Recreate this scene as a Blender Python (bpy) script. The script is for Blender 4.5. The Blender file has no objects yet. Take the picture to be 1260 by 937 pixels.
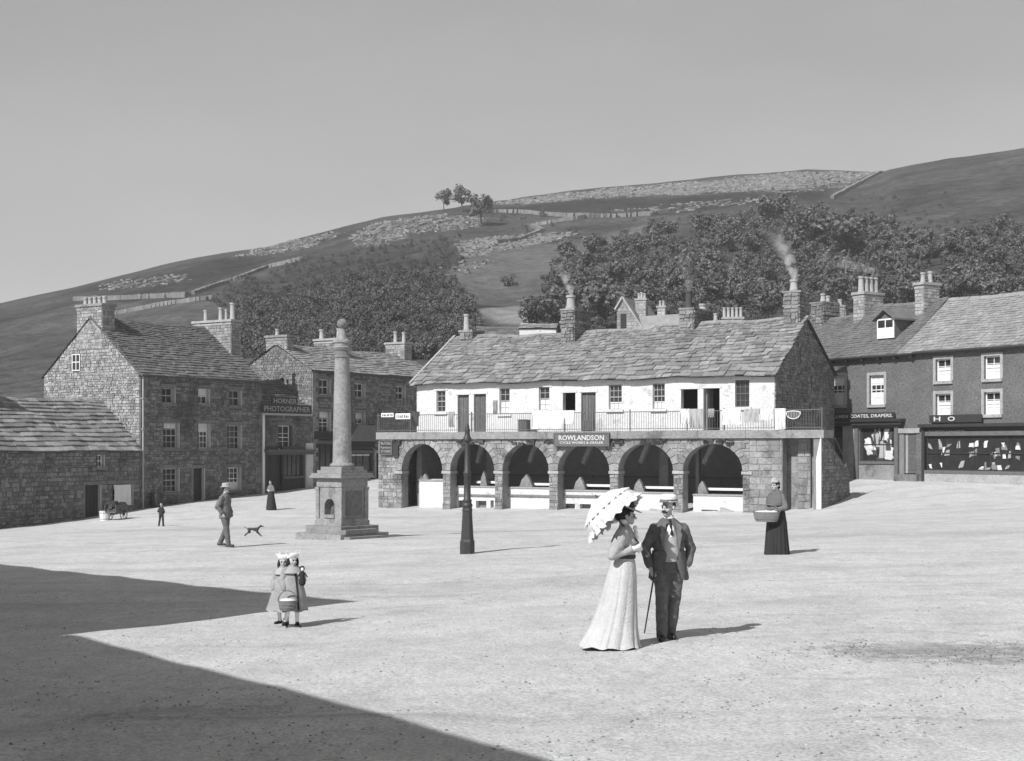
import bpy, bmesh, math, random
import numpy as np
from mathutils import Vector, Matrix, noise as mnoise

random.seed(11)
NR = np.random.RandomState(5)
R = random.uniform
sc = bpy.context.scene
COL = sc.collection
PI = math.pi
FPX, HX, HY, CAMZ = 1750.0, 630.0, 550.0, 2.3      # focal length and principal point measured on the 1260 px wide photograph

# ------------------------------------------------------------------ camera, sky, sun, exposure
cam = bpy.data.cameras.new('camera')
cam.sensor_width = 36.0
cam.lens = 36.0 * FPX / 1260.0
cam.shift_y = (HY - 468.5) / 1260.0
cam.clip_start, cam.clip_end = 0.1, 6000
camo = bpy.data.objects.new('camera', cam)
COL.objects.link(camo)
camo.location = (0, 0, CAMZ)
camo.rotation_euler = (PI / 2, 0, 0)
sc.camera = camo

SUN_AZ, SUN_EL = math.radians(39.0), math.radians(40.0)   # the light travels towards (sin, cos) of the azimuth
world = bpy.data.worlds.new('World')
sc.world = world
world.use_nodes = True
nt = world.node_tree
nt.nodes.clear()
sky = nt.nodes.new('ShaderNodeTexSky')
sky.sky_type = 'NISHITA'
sky.sun_disc = False
sky.sun_elevation = SUN_EL
sky.sun_rotation = math.radians(180.0) + SUN_AZ
sky.air_density = 1.0
sky.dust_density = 0.6
bw = nt.nodes.new('ShaderNodeRGBToBW')
bg = nt.nodes.new('ShaderNodeBackground')
wo = nt.nodes.new('ShaderNodeOutputWorld')
nt.links.new(sky.outputs[0], bw.inputs[0])
pw_ = nt.nodes.new('ShaderNodeMath')          # a thin even veil of cloud: the clear-sky gradient is softened everywhere alike
pw_.operation = 'POWER'
pw_.inputs[1].default_value = 0.5
ml_ = nt.nodes.new('ShaderNodeMath')
ml_.operation = 'MULTIPLY'
ml_.inputs[1].default_value = 1.55
nt.links.new(bw.outputs[0], pw_.inputs[0])
nt.links.new(pw_.outputs[0], ml_.inputs[0])
wc_ = nt.nodes.new('ShaderNodeTexCoord')
mp_ = nt.nodes.new('ShaderNodeMapping')
mp_.inputs['Scale'].default_value = (3.0, 3.0, 9.0)
cn_ = nt.nodes.new('ShaderNodeTexNoise')       # faint unevenness of the cloud veil
cn_.inputs['Scale'].default_value = 1.2
cn_.inputs['Detail'].default_value = 7
cr_ = nt.nodes.new('ShaderNodeMapRange')
for _i, _v in ((1, .3), (2, .7), (3, .93), (4, 1.07)): cr_.inputs[_i].default_value = _v
cm_ = nt.nodes.new('ShaderNodeMath')
cm_.operation = 'MULTIPLY'
nt.links.new(wc_.outputs['Generated'], mp_.inputs['Vector'])
nt.links.new(mp_.outputs[0], cn_.inputs['Vector'])
nt.links.new(cn_.outputs[0], cr_.inputs[0])
nt.links.new(ml_.outputs[0], cm_.inputs[0])
nt.links.new(cr_.outputs[0], cm_.inputs[1])
nt.links.new(cm_.outputs[0], bg.inputs[0])
nt.links.new(bg.outputs[0], wo.inputs[0])
bg.inputs[1].default_value = 0.098
sd = bpy.data.lights.new('sun', 'SUN')
sd.energy = 3.9
sd.angle = math.radians(0.5)
sd.color = (1, 1, 1)
so = bpy.data.objects.new('sun', sd)
COL.objects.link(so)
dv = Vector((math.sin(SUN_AZ) * math.cos(SUN_EL), math.cos(SUN_AZ) * math.cos(SUN_EL), -math.sin(SUN_EL)))
so.rotation_euler = dv.to_track_quat('-Z', 'Y').to_euler()
so.location = (-30, -40, 60)
sc.view_settings.view_transform = 'Standard'
sc.view_settings.look = 'None'
sc.view_settings.exposure = 0.55
sc.view_settings.gamma = 1.0
sc.render.engine = 'CYCLES'
sc.cycles.max_bounces = 6
sc.cycles.volume_bounces = 1
sc.cycles.use_denoising = True

# ------------------------------------------------------------------ materials (the photograph is monochrome, so is every surface)
def mat(name, v, var=0.25, scale=3.0, bump=0.0, bscale=20.0, rough=0.85, spec=0.3, tint=True, fine=0.15, detail=6, mottle=None):
    m = bpy.data.materials.new(name)
    m.use_nodes = True
    t = m.node_tree
    b = t.nodes['Principled BSDF']
    b.inputs['Roughness'].default_value = rough
    b.inputs['Specular IOR Level'].default_value = spec
    geo = t.nodes.new('ShaderNodeNewGeometry')
    def nz(s, d=detail):
        n = t.nodes.new('ShaderNodeTexNoise')
        n.inputs['Scale'].default_value = s
        n.inputs['Detail'].default_value = d
        n.inputs['Roughness'].default_value = 0.62
        t.links.new(geo.outputs['Position'], n.inputs['Vector'])
        return n
    def mth(op, a, c):
        n = t.nodes.new('ShaderNodeMath')
        n.operation = op
        for i, x in enumerate((a, c)):
            if isinstance(x, (int, float)): n.inputs[i].default_value = x
            else: t.links.new(x, n.inputs[i])
        return n.outputs[0]
    n1 = nz(scale)
    n2 = nz(bscale)
    f = mth('ADD', mth('MULTIPLY', mth('SUBTRACT', n1.outputs[0], 0.5), 3.2 * var), 1.0)
    g = mth('ADD', mth('MULTIPLY', mth('SUBTRACT', n2.outputs[0], 0.5), 3.2 * fine), 1.0)
    c = mth('MULTIPLY', mth('MULTIPLY', f, g), v)
    if mottle:                                  # dark weathered blotches: (scale, threshold, factor)
        n3 = nz(mottle[0], 4)
        r = t.nodes.new('ShaderNodeMapRange')
        r.inputs[1].default_value = mottle[1]
        r.inputs[2].default_value = mottle[1] + 0.08
        r.inputs[3].default_value = 1.0
        r.inputs[4].default_value = mottle[2]
        t.links.new(n3.outputs[0], r.inputs[0])
        c = mth('MULTIPLY', c, r.outputs[0])
    if tint:
        a = t.nodes.new('ShaderNodeAttribute')
        a.attribute_name = 'tint'
        c = mth('MULTIPLY', c, a.outputs['Fac'])
    c = mth('MINIMUM', mth('MAXIMUM', c, 0.006), 0.88)
    cc = t.nodes.new('ShaderNodeCombineColor')
    for i in range(3): t.links.new(c, cc.inputs[i])
    t.links.new(cc.outputs[0], b.inputs['Base Color'])
    if bump:
        bp = t.nodes.new('ShaderNodeBump')
        bp.inputs['Strength'].default_value = bump
        bp.inputs['Distance'].default_value = 0.05
        t.links.new(n2.outputs[0], bp.inputs['Height'])
        t.links.new(bp.outputs[0], b.inputs['Normal'])
    return m

M = {}
M['white_lime'] = mat('limewash', 0.59, 0.10, 0.9, 0.9, 7, fine=0.12, mottle=(1.6, 0.60, 0.72))
M['white_paint'] = mat('white_paint', 0.72, 0.1, 3, 0.2, 30)
M['frame_paint_sunlit_jamb'] = mat('frame_paint_sunlit_jamb', 0.42, 0.2, 3, 0.2, 30)  # frame paint; on the jambs its pale tone stands for sunlight
M['pale_stone'] = mat('pale_stone', 0.33, 0.28, 1.6, 0.6, 11, fine=0.34)
M['stone'] = mat('sandstone', 0.24, 0.32, 1.1, 0.9, 9, fine=0.34, mottle=(0.9, 0.56, 0.6))
M['stone_dark'] = mat('weathered_stone', 0.165, 0.32, 1.3, 0.9, 9, fine=0.38, mottle=(0.35, 0.55, 0.6))
M['cross_stone'] = mat('cross_stone', 0.25, 0.3, 1.4, 0.6, 11, fine=0.36, mottle=(1.2, 0.58, 0.7))
M['mortar'] = mat('mortar', 0.20, 0.2, 3.0, 0.6, 20)
M['mortar_dark'] = mat('sooty_mortar', 0.085, 0.2, 3.0, 0.6, 20)
M['rubble_pale'] = mat('rubble_pale', 0.27, 0.34, 1.6, 0.9, 9, fine=0.4)
M['rubble'] = mat('rubble', 0.19, 0.36, 1.6, 0.9, 9, fine=0.42)
M['render'] = mat('roughcast', 0.125, 0.24, 0.8, 1.0, 10, fine=0.5)
M['slate'] = mat('stone_slate', 0.225, 0.3, 1.3, 0.8, 10, fine=0.34)
M['slate_mid'] = mat('grey_slate', 0.14, 0.28, 1.2, 0.7, 10, fine=0.34)
M['slate_pale'] = mat('pale_slate', 0.25, 0.28, 1.2, 0.7, 10, fine=0.34)
M['underslate'] = mat('roof_underlay', 0.07, 0.2, 2.2, 0.3, 16)
M['wood_dark'] = mat('dark_painted_wood', 0.035, 0.2, 4, 0.2, 30, rough=0.6)
M['wood_mid'] = mat('weathered_wood', 0.12, 0.3, 5, 0.4, 30)
M['wood_pale'] = mat('pale_wood', 0.34, 0.2, 5, 0.3, 30)
M['glass'] = mat('window_glass', 0.03, 0.4, 2.5, 0.08, 3, rough=0.08, spec=0.5)
M['dark'] = mat('unlit_interior', 0.03, 0.2, 2, 0.0, 8)  # near-black colour carries the shade of interiors and openings
M['iron'] = mat('black_iron', 0.035, 0.25, 6, 0.2, 40, rough=0.5, spec=0.5)
M['iron_rail'] = mat('railing_iron', 0.11, 0.2, 6, 0.2, 40, rough=0.6)
M['pot'] = mat('chimney_pot_clay', 0.33, 0.2, 4, 0.2, 25)
M['pot_dark'] = mat('sooty_pot_clay', 0.06, 0.2, 4, 0.2, 25)
M['letter'] = mat('letter_paint', 0.55, 0.1, 8, 0, 30, tint=False)
M['letter_dim'] = mat('faded_letter_paint', 0.30, 0.1, 8, 0, 30, tint=False)
M['cloth_white'] = mat('white_linen', 0.64, 0.1, 3, 0.2, 40)
M['cloth_grey'] = mat('grey_linen', 0.36, 0.15, 3, 0.2, 40)
M['cloth_dark'] = mat('dark_cloth', 0.06, 0.2, 3, 0.2, 40)
M['skin'] = mat('skin', 0.42, 0.08, 8, 0.05, 40, rough=0.6, tint=False)
M['hair_dark'] = mat('dark_hair', 0.03, 0.3, 30, 0.5, 90, tint=False)
M['suit'] = mat('suit_wool', 0.115, 0.4, 14, 0.35, 60, tint=False)
M['suit_trouser'] = mat('trouser_wool', 0.125, 0.4, 14, 0.35, 60, tint=False)
M['waistcoat'] = mat('pale_waistcoat', 0.40, 0.15, 9, 0.3, 60, tint=False)
M['shirt'] = mat('white_cotton', 0.78, 0.06, 9, 0.2, 60, tint=False)
M['dress_white'] = mat('white_skirt_cotton', 0.50, 0.14, 6, 0.4, 45, tint=False)
M['blouse'] = mat('blouse_cotton', 0.40, 0.25, 9, 0.35, 45, tint=False)
M['black_wool'] = mat('black_wool', 0.028, 0.3, 8, 0.35, 50, tint=False)
M['grey_wool'] = mat('grey_wool', 0.15, 0.3, 8, 0.35, 50, tint=False)
M['pale_wool'] = mat('pale_wool', 0.38, 0.22, 8, 0.35, 50, tint=False)
M['straw'] = mat('straw', 0.40, 0.2, 20, 0.4, 80, tint=False)
M['leather'] = mat('black_leather', 0.02, 0.2, 8, 0.1, 50, rough=0.4, tint=False)
M['wicker'] = mat('wicker', 0.20, 0.3, 30, 0.6, 60)
M['fur'] = mat('dog_fur', 0.06, 0.4, 10, 0.5, 60, tint=False)
M['leaf'] = mat('leaves', 0.105, 0.3, 0.12, 0, 1.5, rough=0.8, fine=0.25)
M['leaf_pale'] = mat('pale_leaves', 0.12, 0.3, 0.12, 0, 1.5, rough=0.8, fine=0.25)
M['bark'] = mat('bark', 0.06, 0.3, 2, 0.5, 10)
M['drystone'] = mat('drystone', 0.19, 0.4, 0.5, 0.8, 3, fine=0.3)

# ------------------------------------------------------------------ mesh helpers
ZB = {}
REM = []       # objects whose modifiers or curves are turned into plain meshes at the end

def link(o, parent=None):
    COL.objects.link(o)
    if parent is not None: o.parent = parent
    return o

class MB:
    def __init__(s): s.v, s.f, s.t = [], [], []
    def add(s, vs, fs, t=1.0):
        o = len(s.v)
        s.v.extend(tuple(p) for p in vs)
        s.f.extend(tuple(i + o for i in f) for f in fs)
        s.t.extend([t] * len(fs))
    def box(s, x0, x1, y0, y1, z0, z1, t=1.0):
        s.add([(x0, y0, z0), (x1, y0, z0), (x1, y1, z0), (x0, y1, z0), (x0, y0, z1), (x1, y0, z1), (x1, y1, z1), (x0, y1, z1)],
              [(0, 3, 2, 1), (4, 5, 6, 7), (0, 1, 5, 4), (1, 2, 6, 5), (2, 3, 7, 6), (3, 0, 4, 7)], t)
    def obox(s, c, ax, ay, az, t=1.0):           # oriented box from its centre and three half vectors
        c, ax, ay, az = Vector(c), Vector(ax), Vector(ay), Vector(az)
        s.add([c + i * ax + j * ay + k * az for k in (-1, 1) for j, i in ((-1, -1), (-1, 1), (1, 1), (1, -1))],
              [(0, 3, 2, 1), (4, 5, 6, 7), (0, 1, 5, 4), (1, 2, 6, 5), (2, 3, 7, 6), (3, 0, 4, 7)], t)
    def bar(s, p, q, w, h, t=1.0, up=(0, 0, 1)):
        p, q = Vector(p), Vector(q)
        d = q - p
        x = d.cross(Vector(up))
        if x.length < 1e-5: x = Vector((1, 0, 0))
        x.normalize()
        z = x.cross(d).normalized()
        s.obox((p + q) / 2, d / 2, x * w / 2, z * h / 2, t)
    def prism(s, poly, f0, f1, t=1.0):           # poly in 2-D, f0 / f1 map a point to the two end faces
        n = len(poly)
        s.add([f0(*p) for p in poly] + [f1(*p) for p in poly],
              [tuple(range(n)), tuple(range(2 * n - 1, n - 1, -1))] + [(i, (i + 1) % n, n + (i + 1) % n, n + i) for i in range(n)], t)
    def tube(s, pts, rs, n=8, t=1.0):
        pts = [Vector(p) for p in pts]
        if not isinstance(rs, (list, tuple)): rs = [rs] * len(pts)
        vs, fs = [], []
        for i, p in enumerate(pts):
            d = (pts[min(i + 1, len(pts) - 1)] - pts[max(i - 1, 0)]).normalized()
            a = d.cross(Vector((0.13, 0.97, 0.2)) if abs(d.z) > 0.9 else Vector((0, 0, 1))).normalized()
            b = d.cross(a)
            vs += [p + rs[i] * (math.cos(2 * PI * k / n) * a + math.sin(2 * PI * k / n) * b) for k in range(n)]
        for i in range(len(pts) - 1):
            fs += [(i * n + k, i * n + (k + 1) % n, (i + 1) * n + (k + 1) % n, (i + 1) * n + k) for k in range(n)]
        fs += [tuple(range(n - 1, -1, -1)), tuple(range((len(pts) - 1) * n, len(pts) * n))]
        s.add(vs, fs, t)
    def lathe(s, prof, n=16, c=(0, 0, 0), t=1.0, ph=0.0, fr=None):
        vs, fs = [], []
        for r, z in prof:
            for k in range(n):
                a = 2 * PI * k / n + ph
                rr = max(r, 0.0005) * (fr(a, z) if fr else 1)
                vs.append((c[0] + rr * math.cos(a), c[1] + rr * math.sin(a), c[2] + z))
        for i in range(len(prof) - 1):
            fs += [(i * n + k, i * n + (k + 1) % n, (i + 1) * n + (k + 1) % n, (i + 1) * n + k) for k in range(n)]
        fs += [tuple(range(n - 1, -1, -1)), tuple(range((len(prof) - 1) * n, len(prof) * n))]
        s.add(vs, fs, t)
    def mesh(s, name, m, smooth=False):
        me = bpy.data.meshes.new(name)
        me.from_pydata(s.v, [], s.f)
        me.update()
        a = me.attributes.new('tint', 'FLOAT', 'FACE')
        a.data.foreach_set('value', s.t)
        if m: me.materials.append(m)
        if smooth:
            me.shade_smooth()
            me.set_sharp_from_angle(angle=math.radians(40))
        return me
    def build(s, name, m, parent=None, smooth=False, kind=None):
        o = link(bpy.data.objects.new(name, s.mesh(name, m, smooth)), parent)
        if parent is not None and parent.name in ZB: o.location.z = -ZB[parent.name]
        if kind: o['kind'] = kind
        return o

def tag(o, label=None, cat=None, group=None, kind=None):
    if label: o['label'] = label
    if cat: o['category'] = cat
    if group: o['group'] = group
    if kind: o['kind'] = kind
    return o

class Frame:                                     # a facade's own axes: x along it (to the viewer's right), y into the building
    def __init__(s, O, ux):
        n = math.hypot(*ux)
        s.O, s.ux = O, (ux[0] / n, ux[1] / n)
        s.uy = (-s.ux[1], s.ux[0])
        s.rot = math.atan2(s.ux[1], s.ux[0])
    def on(s, px, py, ly=0.0):                   # where the sight line of a photograph pixel meets the facade plane y = ly
        d = ((px - HX) / FPX, 1.0, (HY - py) / FPX)
        t = (s.O[0] * s.uy[0] + s.O[1] * s.uy[1] + ly) / (d[0] * s.uy[0] + d[1] * s.uy[1])
        return ((t * d[0] - s.O[0]) * s.ux[0] + (t * d[1] - s.O[1]) * s.ux[1], CAMZ + t * d[2])
    def rect(s, x0, x1, y0, y1, ly=0.0):         # pixel rectangle -> (x0, x1, z0, z1) on the facade
        a, b, c = s.on(x0, (y0 + y1) / 2, ly), s.on(x1, (y0 + y1) / 2, ly), (x0 + x1) / 2
        return (a[0], b[0], s.on(c, y1, ly)[1], s.on(c, y0, ly)[1])
    def w(s, x, y, z=0.0):
        return Vector((s.O[0] + x * s.ux[0] + y * s.uy[0], s.O[1] + x * s.ux[1] + y * s.uy[1], z))

def thing(name, label, cat, fr=None, zb=0.0, loc=None, rot=0.0, group=None):
    o = bpy.data.objects.new(name, None)
    o.empty_display_size = 0.3
    link(o)
    if fr: o.location = (fr.O[0], fr.O[1], zb); o.rotation_euler = (0, 0, fr.rot)
    else: o.location = loc; o.rotation_euler = (0, 0, rot)
    ZB[o.name] = zb if fr else 0.0
    return tag(o, label, cat, group)

# ------------------------------------------------------------------ the lie of the ground
CP = np.array([(1.8, 16.6, 0), (0, 8, 0.03), (-6, 9, 0), (6, 9, 0.05), (-3.4, 20.9, -.33), (5.6, 30.4, -.02), (-8.07, 39.8, -.5), (-1.07, 34, -.3),
               (-5.4, 45.3, -.6), (13.16, 69, -1.0), (-7.6, 81.4, -1.24), (2, 75, -1.1), (-21.7, 83, -1.3), (-16.2, 91.6, -.75), (-26, 80, -1.95), (-30, 76, -2.2),
               (22.4, 72.9, .52), (18.2, 79.5, .58), (15.2, 72.5, -.35), (17, 66, -.35), (-15.2, 97, -.42), (-10, 104, .1), (-13.2, 78, -1.17), (-16.6, 67, -1.45),
               (-8.5, 46.5, -.62), (12, 45, -.15), (26, 66, .3), (-16, 50, -.9), (-20, 30, -.5), (20, 30, .2), (-14, 12, -.1), (14, 12, .1), (0, 112, .5), (20, 105, 1.2), (0, -10, 0)])
def _tps(r2): return np.where(r2 > 1e-9, r2 * np.log(np.maximum(r2, 1e-9)), 0.0)
_n = len(CP)
_K = _tps(((CP[:, None, :2] - CP[None, :, :2]) ** 2).sum(-1)) + np.eye(_n) * 30.0
_P = np.c_[np.ones(_n), CP[:, :2]]
_A = np.block([[_K, _P], [_P.T, np.zeros((3, 3))]])
_W = np.linalg.solve(_A, np.r_[CP[:, 2], 0, 0, 0])
def ground_np(x, y):
    x, y = np.clip(x, -34, 34), np.clip(y, -10, 112)
    k = _tps((x[..., None] - CP[:, 0]) ** 2 + (y[..., None] - CP[:, 1]) ** 2)
    return k @ _W[:_n] + _W[_n] + _W[_n + 1] * x + _W[_n + 2] * y
def G(x, y): return float(ground_np(np.array([x]), np.array([y]))[0])
def at_ground(px, py):                           # where a pixel's sight line meets the ground
    d = ((px - HX) / FPX, 1.0, (HY - py) / FPX)
    t = 10.0
    for _ in range(60):
        z = CAMZ + t * d[2]
        g = G(t * d[0], t)
        t += (z - g) * 0.5 / max(0.012, -d[2] + 0.004)
        t = min(max(t, 3), 140)
    return Vector((t * d[0], t, G(t * d[0], t)))

def grid_mesh(name, X, Y, Z, attrs=None, m=None, smooth=True):
    h, w = X.shape
    me = bpy.data.meshes.new(name)
    i = np.arange(h * w).reshape(h, w)
    q = np.stack([i[:-1, :-1], i[:-1, 1:], i[1:, 1:], i[1:, :-1]], -1).reshape(-1, 4)
    me.vertices.add(h * w)
    me.vertices.foreach_set('co', np.stack([X, Y, Z], -1).astype(np.float32).ravel())
    me.loops.add(q.size)
    me.loops.foreach_set('vertex_index', q.ravel().astype(np.int32))
    me.polygons.add(len(q))
    me.polygons.foreach_set('loop_start', np.arange(0, q.size, 4, dtype=np.int32))
    me.update(calc_edges=True)
    me.validate()
    for k, v in (attrs or {}).items():
        a = me.attributes.new(k, 'FLOAT', 'POINT')
        a.data.foreach_set('value', v.astype(np.float32).ravel())
    if m: me.materials.append(m)
    if smooth: me.shade_smooth()
    return me

# ground material: trodden limestone dust with cart tracks, damp patches and grit
gm = mat('trodden_ground', 0.55, 0.10, 0.35, 0.45, 26.0, tint=False, fine=0.5, mottle=(0.30, 0.64, 0.80))
_t = gm.node_tree
_b = _t.nodes['Principled BSDF']
_src = _b.inputs['Base Color'].links[0].from_socket
_geo = _t.nodes.new('ShaderNodeNewGeometry')
def _streak(sx, sy, rz, lo, hi, dark):
    mp = _t.nodes.new('ShaderNodeMapping')
    mp.inputs['Rotation'].default_value = (0, 0, rz)
    mp.inputs['Scale'].default_value = (sx, sy, 0.0)
    n = _t.nodes.new('ShaderNodeTexNoise')
    n.inputs['Scale'].default_value = 1.0
    n.inputs['Detail'].default_value = 5
    r = _t.nodes.new('ShaderNodeMapRange')
    for i, x in ((1, lo), (2, hi), (3, 1.0), (4, dark)): r.inputs[i].default_value = x
    _t.links.new(_geo.outputs['Position'], mp.inputs['Vector'])
    _t.links.new(mp.outputs[0], n.inputs['Vector'])
    _t.links.new(n.outputs[0], r.inputs[0])
    return r.outputs[0]
def _spot(cx, cy, rx, ry, dark):                # a damp or dirty patch with a ragged edge
    mp = _t.nodes.new('ShaderNodeMapping')
    mp.inputs['Location'].default_value = (-cx / rx, -cy / ry, 0)
    mp.inputs['Scale'].default_value = (1 / rx, 1 / ry, 0.0)
    ln = _t.nodes.new('ShaderNodeVectorMath')
    ln.operation = 'LENGTH'
    n = _t.nodes.new('ShaderNodeTexNoise')
    n.inputs['Scale'].default_value = 5.0
    n.inputs['Detail'].default_value = 8
    ad = _t.nodes.new('ShaderNodeMath')
    ad.operation = 'MULTIPLY_ADD'
    ad.inputs[1].default_value = 2.6
    r = _t.nodes.new('ShaderNodeMapRange')
    for i, x in ((1, 1.7), (2, 2.5), (3, dark), (4, 1.0)): r.inputs[i].default_value = x
    _t.links.new(_geo.outputs['Position'], mp.inputs['Vector'])
    _t.links.new(mp.outputs[0], ln.inputs[0])
    _t.links.new(_geo.outputs['Position'], n.inputs['Vector'])
    _t.links.new(n.outputs[0], ad.inputs[0])
    _t.links.new(ln.outputs['Value'], ad.inputs[2])
    _t.links.new(ad.outputs[0], r.inputs[0])
    return r.outputs[0]
for f in (_streak(0.06, 0.6, 0.35, 0.50, 0.72, 0.84), _streak(0.22, 1.6, -0.3, 0.58, 0.76, 0.80), _spot(4.9, 15.8, 1.7, 0.8, 0.58), _spot(5.4, 14.9, .8, .3, .7), _spot(-12.5, 62, 7, 3, 0.85), _spot(-1.5, 26, 6, 1.6, .88), _spot(9, 38, 9, 2.2, .86), _spot(2, 52, 14, 3, .88), _spot(-3, 12.5, 1.2, .35, .7), _streak(1.1, 0.7, .3, .42, .75, .84), _streak(6.0, 3.0, .6, .35, .8, .80), _streak(0.1, 2.2, -.45, .60, .72, .8)):
    vm = _t.nodes.new('ShaderNodeVectorMath')
    vm.operation = 'SCALE'
    _t.links.new(_src, vm.inputs[0])
    _t.links.new(f, vm.inputs['Scale'])
    _src = vm.outputs[0]
_t.links.new(_src, _b.inputs['Base Color'])
xs = np.concatenate([[-600, -300, -150, -90, -60, -45], np.arange(-36, 36.1, 0.8), [45, 60, 90, 150, 300, 600]])
ys = np.concatenate([[-300, -120, -60, -30, -15], np.arange(-8, 112, 0.8), [114, 125, 150, 300]])
XX, YY = np.meshgrid(xs, ys)
ZZ = ground_np(XX, YY)
ZZ = ZZ + 0.02 * np.sin(XX * 1.3 + 0.6 * YY) * np.sin(YY * 0.9) + 0.015 * np.sin(XX * 2.9 - YY * 1.7)
go = link(bpy.data.objects.new('ground', grid_mesh('ground', XX, YY, ZZ, m=gm)))
tag(go, 'pale trodden dirt of the market place', 'ground', kind='structure')

# ------------------------------------------------------------------ the hill
SKY_PX = np.array([-1500, -600, 0, 92, 150, 240, 330, 400, 470, 540, 600, 700, 800, 900, 990, 1060, 1085, 1168, 1260, 1500, 2700])
SKY_PY = np.array([440, 420, 374, 353, 338, 318, 303, 285, 268, 258, 249, 235, 226, 216, 209, 211, 211, 195, 182, 170, 200])
CRX = np.array([-1500, 0, 400, 560, 640, 1060, 1100, 1300, 2700])
CRY = np.array([420, 430, 440, 460, 560, 620, 520, 470, 450])
def hill_np(x, y):
    u = HX + FPX * x / np.maximum(y, 1)
    e = np.interp(u, SKY_PX, SKY_PY)
    yc = np.interp(u, CRX, CRY)
    zc = CAMZ + (HY - e) * yc / FPX
    s = np.clip((y - 110) / (yc - 110), 0, 1)
    z = -1.5 + (zc + 1.5) * s * (1.10 - 0.10 * s)
    z = z - np.maximum(y - yc, 0) * 0.12
    bump = np.sin(x * 0.11 + y * 0.05) * np.sin(y * 0.09 - x * 0.03) * 0.9 + np.sin(x * 0.31) * np.sin(y * 0.27) * 0.35
    return z + bump * np.clip(s * 4, 0, 1) * np.clip((1 - s) * 6, 0.25, 1)
def H(x, y): return float(hill_np(np.array([x]), np.array([y]))[0])
def on_hill(px, py):
    ys_ = np.arange(112, 640, 0.5)
    el = HY - (hill_np((px - HX) / FPX * ys_, ys_) - CAMZ) / ys_ * FPX
    i = np.nonzero(el <= py)[0]
    if len(i) == 0: i = [int(np.argmin(el))]
    y = ys_[i[0]]
    x = (px - HX) / FPX * y
    return Vector((x, y, H(x, y)))
cu = np.concatenate([np.arange(-1500, -200, 60), np.arange(-200, 1460, 4.5), np.arange(1460, 2700, 60)])
NQ = 230
Xh, Yh = np.zeros((NQ + 14, len(cu))), np.zeros((NQ + 14, len(cu)))
ycs = np.interp(cu, CRX, CRY)
for r in range(NQ + 14):
    if r < NQ: y = 110 / (1 - (r / (NQ - 1)) * (1 - 110 / ycs))
    else: y = ycs + (r - NQ + 1) ** 1.7 * 6
    Yh[r], Xh[r] = y, (cu - HX) / FPX * y
Zh = hill_np(Xh, Yh)
PXh, PYh = HX + FPX * Xh / Yh, HY - FPX * (Zh - CAMZ) / Yh
def inpoly(poly, px, py):
    ins = np.zeros(px.shape, bool)
    n = len(poly)
    for i in range(n):
        (x1, y1), (x2, y2) = poly[i], poly[(i + 1) % n]
        if y1 == y2: continue
        c = ((y1 > py) != (y2 > py)) & (px < (x2 - x1) * (py - y1) / (y2 - y1) + x1)
        ins ^= c
    return ins
# outcrops of limestone and dark heather as they lie on the slope (outlines surveyed from the photograph)
lime = np.zeros(Xh.shape)
for poly, k in (
    ([(600, 251), (700, 237), (820, 227), (990, 212), (1085, 212), (1050, 222), (960, 233), (860, 240), (760, 243), (640, 252)], 0.85),
    ([(430, 290), (470, 272), (540, 264), (600, 268), (590, 280), (520, 288), (470, 304), (440, 304)], 0.55),
    ([(563, 300), (600, 292), (660, 288), (715, 286), (690, 296), (640, 305), (600, 314), (566, 318)], 0.8),
    ([(285, 316), (330, 302), (400, 288), (430, 284), (390, 303), (340, 314)], 0.5),
    ([(120, 350), (170, 342), (230, 338), (240, 346), (180, 354), (130, 358)], 0.45),
    ([(480, 345), (540, 328), (600, 318), (610, 326), (540, 340), (490, 352)], 0.35),
    ([(740, 262), (840, 250), (940, 244), (930, 250), (830, 262)], 0.45),
    ([(900, 232), (1010, 222), (1060, 220), (1040, 232), (960, 240)], 0.5)):
    lime = np.maximum(lime, k * inpoly(poly, PXh, PYh))
dark = np.zeros(Xh.shape)
for poly, k in (
    ([(600, 257), (700, 247), (800, 243), (940, 240), (960, 247), (840, 256), (740, 264), (600, 262)], 0.7),
    ([(92, 358), (240, 322), (290, 317), (340, 318), (260, 352), (150, 368)], 0.45),
    ([(380, 315), (560, 290), (560, 330), (480, 350), (300, 380), (260, 372)], 0.35),
    ([(960, 232), (1030, 228), (1010, 248), (960, 252)], 0.6)):
    dark = np.maximum(dark, k * inpoly(poly, PXh, PYh))
pale = np.zeros(Xh.shape)
for poly, k in (([(578, 380), (640, 377), (655, 386), (648, 402), (600, 392)], 1.0), ([(620, 300), (700, 300), (760, 285), (860, 262), (760, 300), (690, 340), (560, 350), (560, 325)], 0.35),
                ([(92, 376), (200, 370), (300, 372), (240, 396), (92, 400)], 0.15), ([(540, 340), (700, 320), (690, 380), (580, 376)], 0.25)):
    pale = np.maximum(pale, k * inpoly(poly, PXh, PYh))
hm = bpy.data.materials.new('hill_grass')
hm.use_nodes = True
_t = hm.node_tree
_b = _t.nodes['Principled BSDF']
_b.inputs['Roughness'].default_value = 0.95
_b.inputs['Specular IOR Level'].default_value = 0.1
_geo = _t.nodes.new('ShaderNodeNewGeometry')
def _hn(s, d=8, rough=0.65):
    n = _t.nodes.new('ShaderNodeTexNoise')
    n.inputs['Scale'].default_value = s
    n.inputs['Detail'].default_value = d
    n.inputs['Roughness'].default_value = rough
    _t.links.new(_geo.outputs['Position'], n.inputs['Vector'])
    return n.outputs[0]
def _hm(op, *a):
    n = _t.nodes.new('ShaderNodeMath')
    n.operation = op
    for i, x in enumerate(a):
        if isinstance(x, (int, float)): n.inputs[i].default_value = x
        else: _t.links.new(x, n.inputs[i])
    return n.outputs[0]
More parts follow.
